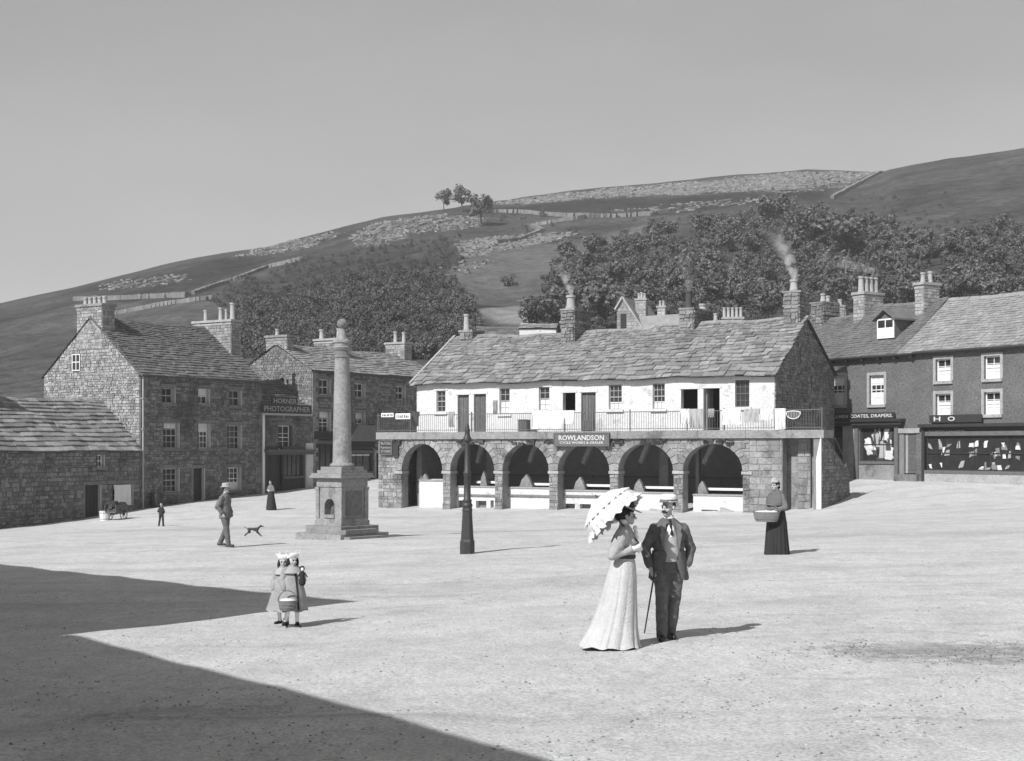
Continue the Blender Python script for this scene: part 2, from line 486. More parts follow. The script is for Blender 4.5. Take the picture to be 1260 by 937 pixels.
def _at(nm):
    n = _t.nodes.new('ShaderNodeAttribute')
    n.attribute_name = nm
    return n.outputs['Fac']
def _mr(x, a, b_, c, d):
    n = _t.nodes.new('ShaderNodeMapRange')
    for i, v in enumerate((a, b_, c, d)): n.inputs[i + 1].default_value = v
    _t.links.new(x, n.inputs[0])
    return n.outputs[0]
base = _hm('MULTIPLY', _mr(_hn(0.035), 0.32, 0.68, 0.030, 0.085), _mr(_hn(0.35, 12, 0.8), 0.36, 0.64, 0.45, 1.5))
base = _hm('MULTIPLY', base, _hm('SUBTRACT', 1.0, _hm('MULTIPLY', _at('heather'), 0.75)))
base = _hm('ADD', base, _hm('MULTIPLY', _at('meadow'), _mr(_hn(0.3), 0.3, 0.7, 0.08, 0.22)))
rocky = _mr(_hm('ADD', _hn(0.35, 10, 0.75), _hm('MULTIPLY', _at('limestone'), 0.30)), 0.64, 0.74, 0.0, 1.0)
rocky = _hm('MULTIPLY', rocky, _mr(_at('limestone'), 0.05, 0.3, 0.22, 1.0))
mix = _t.nodes.new('ShaderNodeMix')
mix.data_type = 'FLOAT'
_t.links.new(rocky, mix.inputs[0])
_t.links.new(base, mix.inputs[2])
_t.links.new(_mr(_hn(0.9), 0.3, 0.7, 0.12, 0.26), mix.inputs[3])
cc = _t.nodes.new('ShaderNodeCombineColor')
for i in range(3): _t.links.new(mix.outputs[0], cc.inputs[i])
_t.links.new(cc.outputs[0], _b.inputs['Base Color'])
bp = _t.nodes.new('ShaderNodeBump')
bp.inputs['Strength'].default_value = 0.9
bp.inputs['Distance'].default_value = 1.0
_t.links.new(_hn(0.25), bp.inputs['Height'])
_t.links.new(bp.outputs[0], _b.inputs['Normal'])
def blur(a):
    for _ in range(1):
        a = (a + np.roll(a, 1, 0) + np.roll(a, -1, 0) + np.roll(a, 1, 1) + np.roll(a, -1, 1)) / 5
    return a
ho = link(bpy.data.objects.new('hill', grid_mesh('hill', Xh, Yh, Zh, {'limestone': blur(lime), 'heather': blur(dark), 'meadow': blur(pale)}, hm)))
tag(ho, 'dark grassy limestone hill rising behind the town', 'hill', kind='structure')

rk = MB()
_q = 0
while _q < 4200:
    _i, _j = NR.randint(0, NQ - 1), NR.randint(1, len(cu) - 1)
    if NR.rand() > lime[_i, _j] * .9: continue
    if not (60 < PXh[_i, _j] < 1290): 
        _q += 1
        continue
    _x, _y = Xh[_i, _j] + R(-.8, .8), Yh[_i, _j] + R(-1, 1)
    _s = R(.12, .5) ** 1.2 * (_y / 350)
    _c = Vector((_x, _y, H(_x, _y)))
    _a = R(0, 3.14)
    _e = Vector((math.cos(_a), math.sin(_a), R(-.2, .2)))
    rk.obox(_c, _e * _s * R(.8, 2.2), Vector((-_e.y, _e.x, R(-.3, .3))) * _s, Vector((R(-.3, .3), R(-.3, .3), 1)) * _s * R(.3, .7), R(.7, 1.3))
    _q += 1
tag(rk.build('outcrop', M['drystone'], None), 'pale limestone outcrops scattered on the hill', 'rocks', kind='stuff')

def drystone_wall(pix, label, hgt=1.3, wid=0.9):
    pts = []
    for (a, b) in zip(pix[:-1], pix[1:]):
        k = max(2, int(math.hypot(b[0] - a[0], b[1] - a[1]) / 2.5))
        pts += [on_hill(a[0] + (b[0] - a[0]) * i / k, a[1] + (b[1] - a[1]) * i / k) for i in range(k)]
    pts.append(on_hill(*pix[-1]))
    root = thing('drystone_wall', label, 'wall', loc=pts[0])
    mb = MB()
    o = pts[0]
    for a, b in zip(pts[:-1], pts[1:]):
        if (b - a).length > 30 or (b - a).length < 0.2: continue
        h = hgt * R(0.92, 1.06) * 0.6
        z = Vector((0, 0, h / 2 - 0.4))
        mb.bar(a - o + z, b - o + z, wid * .7, h + 0.8, R(0.85, 1.1))
    mb.build('stonework', M['drystone'], root)
drystone_wall([(590, 262), (640, 262), (700, 267), (760, 268), (800, 265), (832, 260)], 'long pale field wall running level below the summit scar', 1.5, 2.2)
drystone_wall([(720, 268), (672, 276), (655, 279), (668, 285), (640, 296), (610, 300)], 'pale field wall that zigzags down from the long level wall', 1.2, 1.6)
drystone_wall([(1024, 245), (1050, 231), (1084, 213)], 'straight pale wall climbing to the skyline at the hill spur', 1.6, 1.6)
drystone_wall([(92, 370), (150, 369), (215, 366), (230, 366)], 'pale field wall above the tall house chimney', 1.5, 1.4)
drystone_wall([(238, 363), (290, 345), (330, 330), (372, 320)], 'field wall climbing slantwise across the dark pasture', 1.2, 1.2)
drystone_wall([(120, 392), (200, 376), (262, 368)], 'lower slanting field wall over the tall house roof', 1.1, 1.0)

# ------------------------------------------------------------------ trees
def crown_mesh(name, n, rad, clumps, seed, leafsize, m, squash=1.0):
    r = random.Random(seed)
    mb = MB()
    cl = []
    for _ in range(clumps):
        while True:
            p = Vector((r.uniform(-1, 1), r.uniform(-1, 1), r.uniform(-0.9, 1)))
            if 0.35 < p.length < 0.85: break
        cl.append((Vector((p.x * rad, p.y * rad, p.z * rad * squash)), rad * r.uniform(0.25, 0.45), r.uniform(0.75, 1.3)))
    for i in range(n):
        c, cr, tt = cl[i % clumps]
        d = Vector((r.gauss(0, 1), r.gauss(0, 1), r.gauss(0, 1))).normalized()
        p = c + d * cr * r.uniform(0.45, 1.05)
        nrm = (d + Vector((r.uniform(-1, 1), r.uniform(-1, 1), r.uniform(-1, 1))) * 0.8).normalized()
        a = nrm.orthogonal().normalized()
        b = nrm.cross(a)
        ang = r.uniform(0, PI)
        a, b = a * math.cos(ang) + b * math.sin(ang), b * math.cos(ang) - a * math.sin(ang)
        s = leafsize * r.uniform(0.6, 1.3)
        mb.add([p + a * s, p + b * s * 0.7, p - a * s * 0.8, p - b * s * 0.75], [(0, 1, 2, 3)], tt * r.uniform(0.75, 1.25))
    return mb.mesh(name, m), mb
def trunk_mesh(name, h, r0, seed, spread):
    r = random.Random(seed)
    mb = MB()
    mb.tube([(0, 0, -0.5), (r.uniform(-.1, .1), 0, h * 0.5), (r.uniform(-.2, .2), r.uniform(-.2, .2), h)], [r0, r0 * 0.75, r0 * 0.35], 7)
    for k in range(6):
        a = r.uniform(0, 2 * PI)
        z = h * r.uniform(0.45, 0.85)
        e = Vector((math.cos(a) * spread * r.uniform(.5, .9), math.sin(a) * spread * r.uniform(.5, .9), h * r.uniform(0.9, 1.25)))
        mb.tube([(0, 0, z), e * 0.5 + Vector((0, 0, z * 0.45)), e], [r0 * 0.4, r0 * 0.25, r0 * 0.08], 5)
    return mb.mesh(name, M['bark'])
CROWNS = [crown_mesh('crown', 760, 3.2, 16, 100 + i, 0.40, M['leaf_pale'] if i % 3 == 2 else M['leaf'], 0.9) for i in range(6)]
TRUNK = [trunk_mesh('trunk', 4.2, 0.24, 50 + i, 2.2) for i in range(2)]
ntree = 0
def tree(p, s, label, group=None, sq=1.0, v=None):
    global ntree
    t = thing('tree', label, 'tree', loc=p, group=group)
    t.scale = (s, s, s * sq)
    t.rotation_euler = (0, 0, R(0, 6.28))
    v = ntree % 6 if v is None else v
    c = link(bpy.data.objects.new('crown', CROWNS[v][0]), t)
    c.location = (0, 0, 4.9)
    link(bpy.data.objects.new('trunk', TRUNK[ntree % 2]), t)
    ntree += 1
    return t
WOOD_R = [(672, 345), (700, 312), (750, 300), (800, 290), (862, 274), (930, 262), (965, 255), (1010, 262), (1060, 268), (1100, 282), (1130, 290), (1300, 270), (1300, 380), (1090, 372), (1000, 380), (930, 395), (720, 408), (665, 395)]
cnt = 0
pts = []
tries = 0
while cnt < 290 and tries < 6000:
    tries += 1
    px, py = R(665, 1290), R(255, 408)
    if not inpoly(WOOD_R, np.array([px]), np.array([py]))[0]: continue
    p = on_hill(px, py + 10)
    if any((p - q).length < 3.3 for q in pts): continue
    pts.append(p)
    tree(p, R(0.32, 0.66) * (1.15 if p.y > 260 else 1), 'broadleaved tree among many in the hillside wood above the roofs', 'trees of the hillside wood', R(0.85, 1.1))
    cnt += 1
# the deep wood on the left reads as one mass; so does the undergrowth between the trees
WOOD_L = [(292, 372), (340, 362), (400, 352), (450, 338), (500, 336), (548, 345), (572, 362), (590, 395), (575, 420), (520, 440), (300, 440), (285, 400)]
wood = MB()
def addwood(px, py, s, v, tint=1.0):
    p = on_hill(px, py)
    src = CROWNS[v][1]
    a = R(0, 6.28)
    ca, sa = math.cos(a), math.sin(a)
    o = len(wood.v)
    wood.v.extend((p.x + s * (x * ca - y * sa), p.y + s * (x * sa + y * ca), p.z + s * (z * 1.0 + 2.4)) for x, y, z in src.v[:1200])
    nf = len(src.v[:1200]) // 4
    wood.f.extend((o + 4 * i, o + 4 * i + 1, o + 4 * i + 2, o + 4 * i + 3) for i in range(nf))
    wood.t.extend(src.t[i] * tint for i in range(nf))
k = 0
while k < 900:
    px, py = R(280, 592), R(335, 442)
    if inpoly(WOOD_L, np.array([px]), np.array([py]))[0]:
        addwood(px, py + 4, R(0.16, 0.46), k % 6, R(0.6, 1.0))
        k += 1
tag(wood.build('wood', M['leaf']), 'dense dark wood below the hill behind the chimneys', 'wood', kind='stuff')
wood = MB()
k = 0
while k < 620:
    px, py = R(560, 1290), R(262, 410)
    if inpoly(WOOD_R, np.array([px]), np.array([py]))[0] or (R(0, 1) < 0.04):
        addwood(px, py + 5, R(0.2, 0.5), k % 6, R(0.7, 1.1))
        k += 1
for _ in range(260):
    px, py = R(95, 560), R(322, 400)
    if py > 470 - px * 0.32: addwood(px, py, R(0.08, 0.25), _ % 6, R(0.6, 1.0))
SC = [(250, 372), (300, 345), (380, 318), (470, 300), (560, 292), (575, 320), (560, 350), (500, 345), (420, 352), (330, 368), (290, 385)]
k = 0
while k < 420:
    px, py = R(240, 585), R(290, 390)
    if inpoly(SC, np.array([px]), np.array([py]))[0]:
        addwood(px, py, R(0.07, 0.24), k % 6, R(0.6, 1.0))
        k += 1
for _ in range(260):
    px, py = R(600, 1180), R(228, 300)
    if py > 262 - (px - 600) * .05 and (px < 1100 or py > 230): addwood(px, py, R(0.06, 0.2), _ % 6, R(0.6, 1.0))
tag(wood.build('undergrowth', M['leaf']), 'scrub and bushes scattered over the hillside', 'scrub', kind='stuff')
tree(on_hill(546, 261), 0.8, 'thin open tree standing on the skyline, first of the three from the summit slope', None, 1.2, 2)
tree(on_hill(568, 261), 1.15, 'rounded dense tree on the skyline between the thin tree and the dark one', None, 0.85, 0)
tree(on_hill(592, 278), 1.15, 'dark tree just below the skyline at the end of the field wall', None, 0.95, 1)
tree(on_hill(952, 283), 1.25, 'big dark tree standing clear at the top edge of the hillside wood', None, 0.8, 3)
tree(on_hill(995, 325), 1.2, 'large dark tree directly above the smoking gable chimney', None, 0.95, 4)
tree(on_hill(1045, 325), 1.15, 'large dark tree above the wide chimney stack with four pots', None, 0.95, 1)
tree(on_hill(662, 415), 0.8, 'bushy tree between the pale field and the first smoking chimney', None, 0.9, 1)
tree(on_hill(744, 415), 1.0, 'bushy dark tree beside the pointed gable house', None, 0.9, 3)

# ------------------------------------------------------------------ building blocks
def sheet(mb, x0, x1, z0, z1, y, holes, depth, t=1.0):   # a wall face at y with openings and their reveals
    X = sorted({x0, x1} | {min(max(h[i], x0), x1) for h in holes for i in (0, 1)})
    Z = sorted({z0, z1} | {min(max(h[i], z0), z1) for h in holes for i in (2, 3)})
    for a, b in zip(X[:-1], X[1:]):
        for c, d in zip(Z[:-1], Z[1:]):
            mx, mz = (a + b) / 2, (c + d) / 2
            if any(h[0] < mx < h[1] and h[2] < mz < h[3] for h in holes): continue
            mb.add([(a, y, c), (b, y, c), (b, y, d), (a, y, d)], [(0, 1, 2, 3)], t)
    for h in holes:
        a, b, c, d = h[:4]
        q = [(a, c), (b, c), (b, d), (a, d)]
        for (p, r) in zip(q, q[1:] + q[:1]):
            mb.add([(p[0], y, p[1]), (r[0], y, r[1]), (r[0], y + depth, r[1]), (p[0], y + depth, p[1])], [(0, 1, 2, 3)], t)

def interval(poly, v):
    xs_ = []
    n = len(poly)
    for i in range(n):
        (x1, y1), (x2, y2) = poly[i], poly[(i + 1) % n]
        if (y1 <= v <= y2 or y2 <= v <= y1) and y1 != y2: xs_.append(x1 + (x2 - x1) * (v - y1) / (y2 - y1))
    return (min(xs_), max(xs_)) if len(xs_) >= 2 else None

def stones(mb, poly, P, holes=(), arches=(), ch=(.18, .3), sw=(.25, .6), proud=.035, gap=.012, tv=.25, jit=.012, out=None):
    """stones laid in courses over a convex outline; P(u, v, d) maps outline coordinates and outward distance to the building"""
    zs = [p[1] for p in poly]
    v = min(zs) + 0.005
    top = max(zs) - 0.005
    while v < top - 0.06:
        h = min(R(*ch), top - v)
        i0, i1 = interval(poly, v + .004), interval(poly, v + h - .004)
        if i0 and i1:
            lo, hi = min(i0[0], i1[0]), max(i0[1], i1[1])
            cuts = [(a, b) for a, b, c, d in [q[:4] for q in holes] if c < v + h - .03 and d > v + .03]
            for xc, hw, zs_, rise, ring in arches:
                vv = max(v, zs_)
                k = (vv - zs_) / (rise + ring)
                if v < zs_: cuts.append((xc - hw - ring * 0.0, xc + hw + ring * 0.0) if v + h < zs_ else (xc - hw - ring, xc + hw + ring))
                elif k < 1:
                    wv = (hw + ring) * math.sqrt(1 - k * k)
                    cuts.append((xc - wv, xc + wv))
            segs = [(lo, hi)]
            for a, b in cuts:
                segs = [s_ for x, y in segs for s_ in ((x, min(y, a)), (max(x, b), y)) if s_[1] - s_[0] > 0.03]
            for a, b in segs:
                u = a
                while u < b - 0.03:
                    w = min(R(*sw), b - u)
                    if b - u - w < 0.1: w = b - u
                    e = u + w
                    a0, b0, a1, b1 = max(u, i0[0]), min(e, i0[1]), max(u, i1[0]), min(e, i1[1])
                    if b0 - a0 > 0.02 or b1 - a1 > 0.02:
                        b0, b1 = max(b0, a0 + .004), max(b1, a1 + .004)
                        g = gap
                        j = lambda: R(-jit, jit)
                        d = proud * R(.5, 1.2)
                        q = [(a0 + g, v + g), (b0 - g, v + g), (b1 - g, v + h - g), (a1 + g, v + h - g)]
                        q = [(x + j(), z + j()) for x, z in q]
                        c = (sum(p[0] for p in q) / 4, sum(p[1] for p in q) / 4)
                        k2 = 0.93
                        fr_ = [(c[0] + (x - c[0]) * k2, c[1] + (z - c[1]) * k2) for x, z in q]
                        vs = [P(x, z, -.01) for x, z in q] + [P(x, z, d + j() * .3) for x, z in fr_]
                        fs = [(4, 5, 6, 7), (0, 1, 5, 4), (1, 2, 6, 5), (2, 3, 7, 6), (3, 0, 4, 7)]
                        tt = R(1 - tv, 1 + tv)
                        if out is None: mb.add(vs, fs, tt)
                        else:
                            m1 = MB()
                            m1.add(vs, fs, tt)
                            m1.build(out[0], out[1], out[2])
                    u = e
        v += h

def unit_slab(seed):
    r = random.Random(seed)
    j = lambda a: r.uniform(-a, a)
    return [(0.01, j(.03), 0), (0.99, j(.03), 0), (0.985, 1, 0), (0.015, 1, 0), (0.01, j(.05), 1), (0.99, j(.05), 1), (0.985, 1, .8), (0.015, 1, .8)]
SLABF = [(0, 3, 2, 1), (4, 5, 6, 7), (0, 1, 5, 4), (1, 2, 6, 5), (2, 3, 7, 6), (3, 0, 4, 7)]
SLABS = [unit_slab(i) for i in range(8)]

def slates(root, m, P, U, L, c0, c1, sw, thick, tv=.2, nparts=0, near=None, clipu=None, wob=0.02):
    """courses of roof slates. P(u, s) is a point on the roof plane (s up the slope from the eave); U(s) gives the ends of the course"""
    rows = []
    s = -0.06
    while s < L - 0.05:
        h = c0 + (c1 - c0) * max(s, 0) / L
        lo, hi = U(max(s, 0))
        u = lo - R(0, sw[0] * .5)
        while u < hi:
            w = R(*sw) * (0.6 + 0.4 * h / c0)
            a, b = max(u, lo), min(u + w, hi)
            if b - a > 0.08: rows.append((a, b, s, h))
            u += w
        s += h
    items = []
    for a, b, s, h in rows:
        p = Vector(P((a + b) / 2, s))
        e = (Vector(P(b, s)) - Vector(P(a, s)))
        up = (Vector(P((a + b) / 2, min(s + h, L))) - p)
        if up.length < 1e-4: continue
        e.normalize(); up.normalize()
        n = e.cross(up).normalized()
        th = thick * R(.7, 1.4)
        tilt = th / h * 0.9
        y = (up * 1.0 - n * tilt).normalized()
        y = (y + e * R(-wob, wob)).normalized()
        n2 = e.cross(y).normalized()
        o = Vector(P(a, s)) + n * th * 0.75
        items.append((o, e * (b - a - 0.01), y * (h * 1.25), n2 * th, R(1 - tv, 1 + tv)))
    if near: items.sort(key=near)
    mb = MB()
    vari = {}
    for i, (o, ex, ey, ez, tt) in enumerate(items):
        if i < nparts:
            k = (i % 8, int(tt * 5))
            if k not in vari:
                m1 = MB()
                m1.add(SLABS[k[0]], SLABF, (k[1] + .5) / 5)
                vari[k] = m1.mesh('slate', m)
            ob = link(bpy.data.objects.new('slate', vari[k]), root)
            ob.matrix_local = Matrix(((ex.x, ey.x, ez.x, o.x), (ex.y, ey.y, ez.y, o.y), (ex.z, ey.z, ez.z, o.z - ZB[root.name]), (0, 0, 0, 1)))
        else:
            mb.add([o + ex * x + ey * y + ez * z for x, y, z in SLABS[i % 8]], SLABF, tt)
    if mb.f: mb.build('slates', m, root, kind='stuff')

def window(root, r, y, cols=2, rows=2, rec=.14, fm='white_paint', gl='glass', sill=True, surround=None, fw=.06, blind=None, sillm='stone_dark', bars=.028):
    x0, x1, z0, z1 = r
    mb = MB()
    yy = y + rec
    mb.box(x0, x0 + fw, yy, yy + .08, z0, z1); mb.box(x1 - fw, x1, yy, yy + .08, z0, z1)
    mb.box(x0 + fw, x1 - fw, yy + .002, yy + .078, z0, z0 + fw); mb.box(x0 + fw, x1 - fw, yy + .002, yy + .078, z1 - fw, z1)
    zm = (z0 + z1) / 2
    mb.box(x0 + fw, x1 - fw, yy - .01, yy + .07, zm - .025, zm + .025)
    for i in range(1, cols):
        x = x0 + (x1 - x0) * i / cols
        mb.box(x - bars / 2, x + bars / 2, yy + .01, yy + .05, z0 + fw, z1 - fw)
    for i in range(1, rows):
        z = z0 + (z1 - z0) * i / rows
        if abs(z - zm) > .05: mb.box(x0 + fw, x1 - fw, yy + .012, yy + .048, z - bars / 2, z + bars / 2)
    f = mb.build('window', M[fm], root)
    g = MB()
    g.box(x0 + fw * .5, x1 - fw * .5, yy + .05, yy + .065, z0 + fw * .5, z1 - fw * .5)
    g.build('glass', M[gl], f)
    if blind:                                    # a blind or lace curtain close behind the panes
        b = MB()
        for (a, c) in blind: b.box(x0 + fw, x1 - fw, yy + .03, yy + .046, z0 + (z1 - z0) * a, z0 + (z1 - z0) * c)
        b.build('blind', M['cloth_white'], f)
    if sill:
        s = MB()
        s.box(x0 - .12, x1 + .12, y - .1, y + .06, z0 - .16, z0 - .002)
        s.build('sill', M[sillm], f)
    if surround:
        s = MB()
        w = .16
        s.box(x0 - w, x0 - .002, y - .045, y + .05, z0, z1 + w); s.box(x1 + .002, x1 + w, y - .045, y + .05, z0, z1 + w)
        s.box(x0, x1, y - .04, y + .05, z1 + .002, z1 + w)
        s.build('surround', M[surround], f)
    else:
        s = MB()
        s.box(x0 - .16, x1 + .16, y - .035, y + .05, z1 + .002, z1 + .22)
        s.build('lintel', M[sillm], f)
    return f

def door(root, r, y, rec=.25, m='wood_dark', planks=4, frame='stone_dark', light=False):
    x0, x1, z0, z1 = r
    d = MB()
    w = (x1 - x0) / planks
    for i in range(planks): d.box(x0 + i * w + .008, x0 + (i + 1) * w - .008, y + rec - .01 * (i % 2), y + rec + .05, z0, z1, R(.85, 1.15))
    d.box(x0, x1, y + rec + .03, y + rec + .07, z0, z1, .6)
    o = d.build('door', M[m], root)
    h = MB()
    h.lathe([(.0, 0), (.03, .01), (.035, .03), (.0, .05)], 8, (x0 + .12, y + rec - .05, z0 + (z1 - z0) * .48))
    h.build('handle', M['iron'], o)
    if frame:
        s = MB()
        s.box(x0 - .17, x0 - .002, y - .035, y + .05, z0, z1 + .2); s.box(x1 + .002, x1 + .17, y - .035, y + .05, z0, z1 + .2)
        s.box(x0, x1, y - .04, y + .05, z1 + .002, z1 + .2)
        s.build('door_frame', M[frame], o)
    return o

def chimney(root, x0, x1, y0, y1, z0, z1, pots, m='rubble', cap='pale_stone', rough=False, neck=None):
    mb = MB()
    mb.box(x0, x1, y0, y1, z0, z1, .6)
    kw = dict(ch=(.14, .24), sw=(.18, .45), proud=.06 if rough else .025, jit=.03 if rough else .008, tv=.3)
    for P, u0, u1 in ((lambda u, v, d: (u, y0 - d, v), x0, x1), (lambda u, v, d: (u, y1 + d, v), x0, x1), (lambda u, v, d: (x0 - d, u, v), y0, y1), (lambda u, v, d: (x1 + d, u, v), y0, y1)):
        stones(mb, [(u0, z0), (u1, z0), (u1, z1), (u0, z1)], P, **kw)
    c = mb.build('chimney', M[m], root)
    k = MB()
    o = .09
    if rough:
        for zz in (z1 - .75, z1 - .02):
            n = max(2, int((y1 - y0) / .5))
            for i in range(n):
                a, b = y0 + (y1 - y0) * i / n, y0 + (y1 - y0) * (i + 1) / n
                k = MB()
                k.box(x0 - o * R(.5, 1.6), x1 + o * R(.5, 1.6), a - .03 * (i == 0) + .004, b - .004, zz + R(0, .02), zz + R(.09, .15), R(.7, 1.2))
                k.build('cap_stone', M[cap], c)
    else:
        k.box(x0 - o, x1 + o, y0 - o, y1 + o, z1 - .01, z1 + .14)
        k.box(x0 - o * .4, x1 + o * .4, y0 - o * .4, y1 + o * .4, z1 - .2, z1 - .1)
        k.build('chimney_cap', M[cap], c)
    for (x, y, h, r, pm) in pots:
        p = MB()
        p.lathe([(r * 1.15, 0), (r * 1.15, .1), (r, .13), (r * .86, h - .12), (r * 1.1, h - .11), (r * 1.1, h), (r * .7, h), (r * .65, h - .3)], 12, (x, y, z1 + .1))
        p.build('chimney_pot', M[pm], c, smooth=True)
    return c

def text(s, parent, x, y, z, width, height, m='letter', name='lettering', ext=.012):
    cu_ = bpy.data.curves.new(name, 'FONT')
    cu_.body = s
    cu_.align_x = 'CENTER'
    cu_.extrude = ext
    cu_.offset = 0.012
    cu_.resolution_u = 2
    o = link(bpy.data.objects.new(name, cu_), parent)
    cu_.materials.append(M[m])
    o.rotation_euler = (PI / 2, 0, 0)
    bpy.context.view_layer.update()
    dx = max(o.dimensions.x, .01)
    cu_.size = 1.0
    sy = height / 0.73
    o.scale = (width / dx, sy, 1)
    o.location = (x, y, z - ZB.get(parent.name, 0) if parent.name in ZB else z)
    REM.append(o)
    return o

def drape(label, fr, x0, x1, z0, z1, y, m, cat='laundry', name='hanging_cloth', group='washing on the balcony railing', folds=None, ragged=.06):
    """a cloth hung over the rail: front fall, a fold over the rail and a short back fall, with thickness"""
    folds = folds or R(3, 6)
    t = MB()
    nu, nv = 14, 12
    ph = R(0, 6)
    rag = [R(0, ragged) for _ in range(nu + 1)]
    def pt(i, j, off):
        u, v = i / nu, j / nv
        z = z1 - (z1 - z0 + rag[i]) * v
        w = .035 * math.sin(u * folds * 2 * PI + ph + v * .8) * (0.3 + v) + .02 * math.sin(u * 17 + v * 5)
        pinch = 1 - .06 * math.sin(v * PI)
        return ((x0 + x1) / 2 + (u - .5) * (x1 - x0) * pinch, y - .03 - w - off, z)
    vs = [pt(i, j, o) for o in (0, .012) for j in range(nv + 1) for i in range(nu + 1)]
    n1 = (nv + 1) * (nu + 1)
    fs = []
    for o in (0, n1):
        for j in range(nv):
            for i in range(nu):
                a = o + j * (nu + 1) + i
                fs.append((a, a + 1, a + nu + 2, a + nu + 1))
    for i in range(nu):
        a = nv * (nu + 1) + i
        fs.append((a, a + 1, a + 1 + n1, a + n1)); fs.append((i, i + 1, i + 1 + n1, i + n1))
    for j in range(nv):
        for i in (0, nu):
            a = j * (nu + 1) + i
            fs.append((a, a + nu + 1, a + nu + 1 + n1, a + n1))
    zc = z0
    t.v = [(p[0] - (x0 + x1) / 2, p[1] - y, p[2] - zc) for p in vs]
    t.f = fs
    t.t = [1.0] * len(fs)
    bk = min(.25, (z1 - z0) * .5)
    t.box(-(x1 - x0) * .48, (x1 - x0) * .48, .0, .05, z1 - .015 - zc, z1 + .012 - zc)
    t.box(-(x1 - x0) * .47, (x1 - x0) * .47, .04, .052, z1 - bk - zc, z1 - zc)
    o = t.build(name, M[m], smooth=True)
    w = fr.w((x0 + x1) / 2, y, zc)
    o.location = w
    o.rotation_euler = (0, 0, fr.rot)
    return tag(o, label, cat, group)

def arch_wall(mb, x0, x1, z0, z1, y0, y1, arches, seg=16, t=1.0, back=True):
    """a wall pierced by arches (xa, xb, spring, crown): faces, soffits and jambs"""
    edges = [x0]
    for i, a in enumerate(arches): edges.append((arches[i][1] + arches[i + 1][0]) / 2 if i < len(arches) - 1 else x1)
    for k, (xa, xb, zs_, zc) in enumerate(arches):
        L, Rr = edges[k], edges[k + 1]
        xc, hw, rise = (xa + xb) / 2, (xb - xa) / 2, zc - zs_
        arc = [(xc - hw * math.cos(PI * i / seg), zs_ + rise * math.sin(PI * i / seg)) for i in range(seg + 1)]
        for y in ((y0, y1) if back else (y0,)):
            for a, b, c in ((L, xa, 0), (xb, Rr, 0)):
                mb.add([(a, y, z0), (b, y, z0), (b, y, zs_), (a, y, zs_)], [(0, 1, 2, 3)], t)
            mb.add([(L, y, zs_), (xa, y, zs_), (xa, y, z1), (L, y, z1)], [(0, 1, 2, 3)], t)
            mb.add([(xb, y, zs_), (Rr, y, zs_), (Rr, y, z1), (xb, y, z1)], [(0, 1, 2, 3)], t)
            for p, q in zip(arc[:-1], arc[1:]):
                mb.add([(p[0], y, p[1]), (q[0], y, q[1]), (q[0], y, z1), (p[0], y, z1)], [(0, 1, 2, 3)], t)
        path = [(xa, z0)] + arc + [(xb, z0)]
        for p, q in zip(path[:-1], path[1:]):
            mb.add([(p[0], y0, p[1]), (q[0], y0, q[1]), (q[0], y1, q[1]), (p[0], y1, p[1])], [(0, 1, 2, 3)], t)
    mb.add([(x0, y0, z0), (x0, y1, z0), (x0, y1, z1), (x0, y0, z1)], [(0, 1, 2, 3)], t)
    mb.add([(x1, y0, z0), (x1, y1, z0), (x1, y1, z1), (x1, y0, z1)], [(0, 1, 2, 3)], t)
#@@BUILDINGS
# ------------------------------------------------------------------ the arcaded market building
S = Frame((13.16, 69.2), (math.cos(math.radians(31)), -math.sin(math.radians(31))))
mk = thing('market_building', 'long market building with six arches and white upper storey under a sagging roof', 'market building', S, -1.15)
ARC = [(-22.65, -19.85, .94, 2.48), (-19.35, -16.44, .97, 2.48), (-15.95, -13.03, 1.0, 2.48), (-12.51, -9.40, 1.03, 2.47), (-8.92, -5.78, 1.06, 2.47), (-5.26, -2.05, 1.10, 2.46)]
X0, XG, YU, YB = -24.3, -0.89, 1.3, 10.3        # arcade's left end, gable plane, upper wall plane, back wall
mb = MB()
arch_wall(mb, X0, 0.0, -2.0, 2.72, 0.0, 0.62, ARC)
mb.box(X0, X0 + .55, .62, YB, -2.0, 2.70)
mb.build('arcade_wall', M['stone'], mk)
mb = MB()
PF = lambda u, v, d: (u, -d, v)
HO = [((a + b) / 2, (b - a) / 2, s_, c - s_, .34) for a, b, s_, c in ARC]
stones(mb, [(X0, -1.9), (-1.7, -1.9), (-1.7, 2.70), (X0, 2.70)], PF, [], HO, (.13, .27), (.16, .48), .04, .012, .32, .022)
# the narrow piers between the arches
mb.build('wall_stone', M['stone'], mk, kind='stuff')
stones(None, [(-1.72, -1.9), (-.01, -1.9), (-.01, 2.70), (-1.72, 2.70)], PF, [], [], (.28, .4), (.35, .7), .035, .014, .22, .008, out=('stone', M['stone'], mk))
for a, b, s_, c in ARC:
    xc, hw, rise = (a + b) / 2, (b - a) / 2, c - s_
    n = 13
    for i in range(n):
        t0, t1 = PI * i / n + .012, PI * (i + 1) / n - .012
        o1, o2 = .30 + .03 * (i % 2), 0
        q = [(xc - (hw + o2 - .004) * math.cos(t0), s_ + (rise + o2 - .004) * math.sin(t0)), (xc - (hw + o1) * math.cos(t0), s_ + (rise + o1) * math.sin(t0)),
             (xc - (hw + o1) * math.cos(t1), s_ + (rise + o1) * math.sin(t1)), (xc - (hw + o2 - .004) * math.cos(t1), s_ + (rise + o2 - .004) * math.sin(t1))]
        q = [(x, min(z, 2.705)) for x, z in q]
        m1 = MB()
        m1.prism(q, lambda x, z: (x, -.045 - R(0, .012), z), lambda x, z: (x, .02, z), R(.7, 1.25))
        m1.build('voussoir', M['stone'], mk)
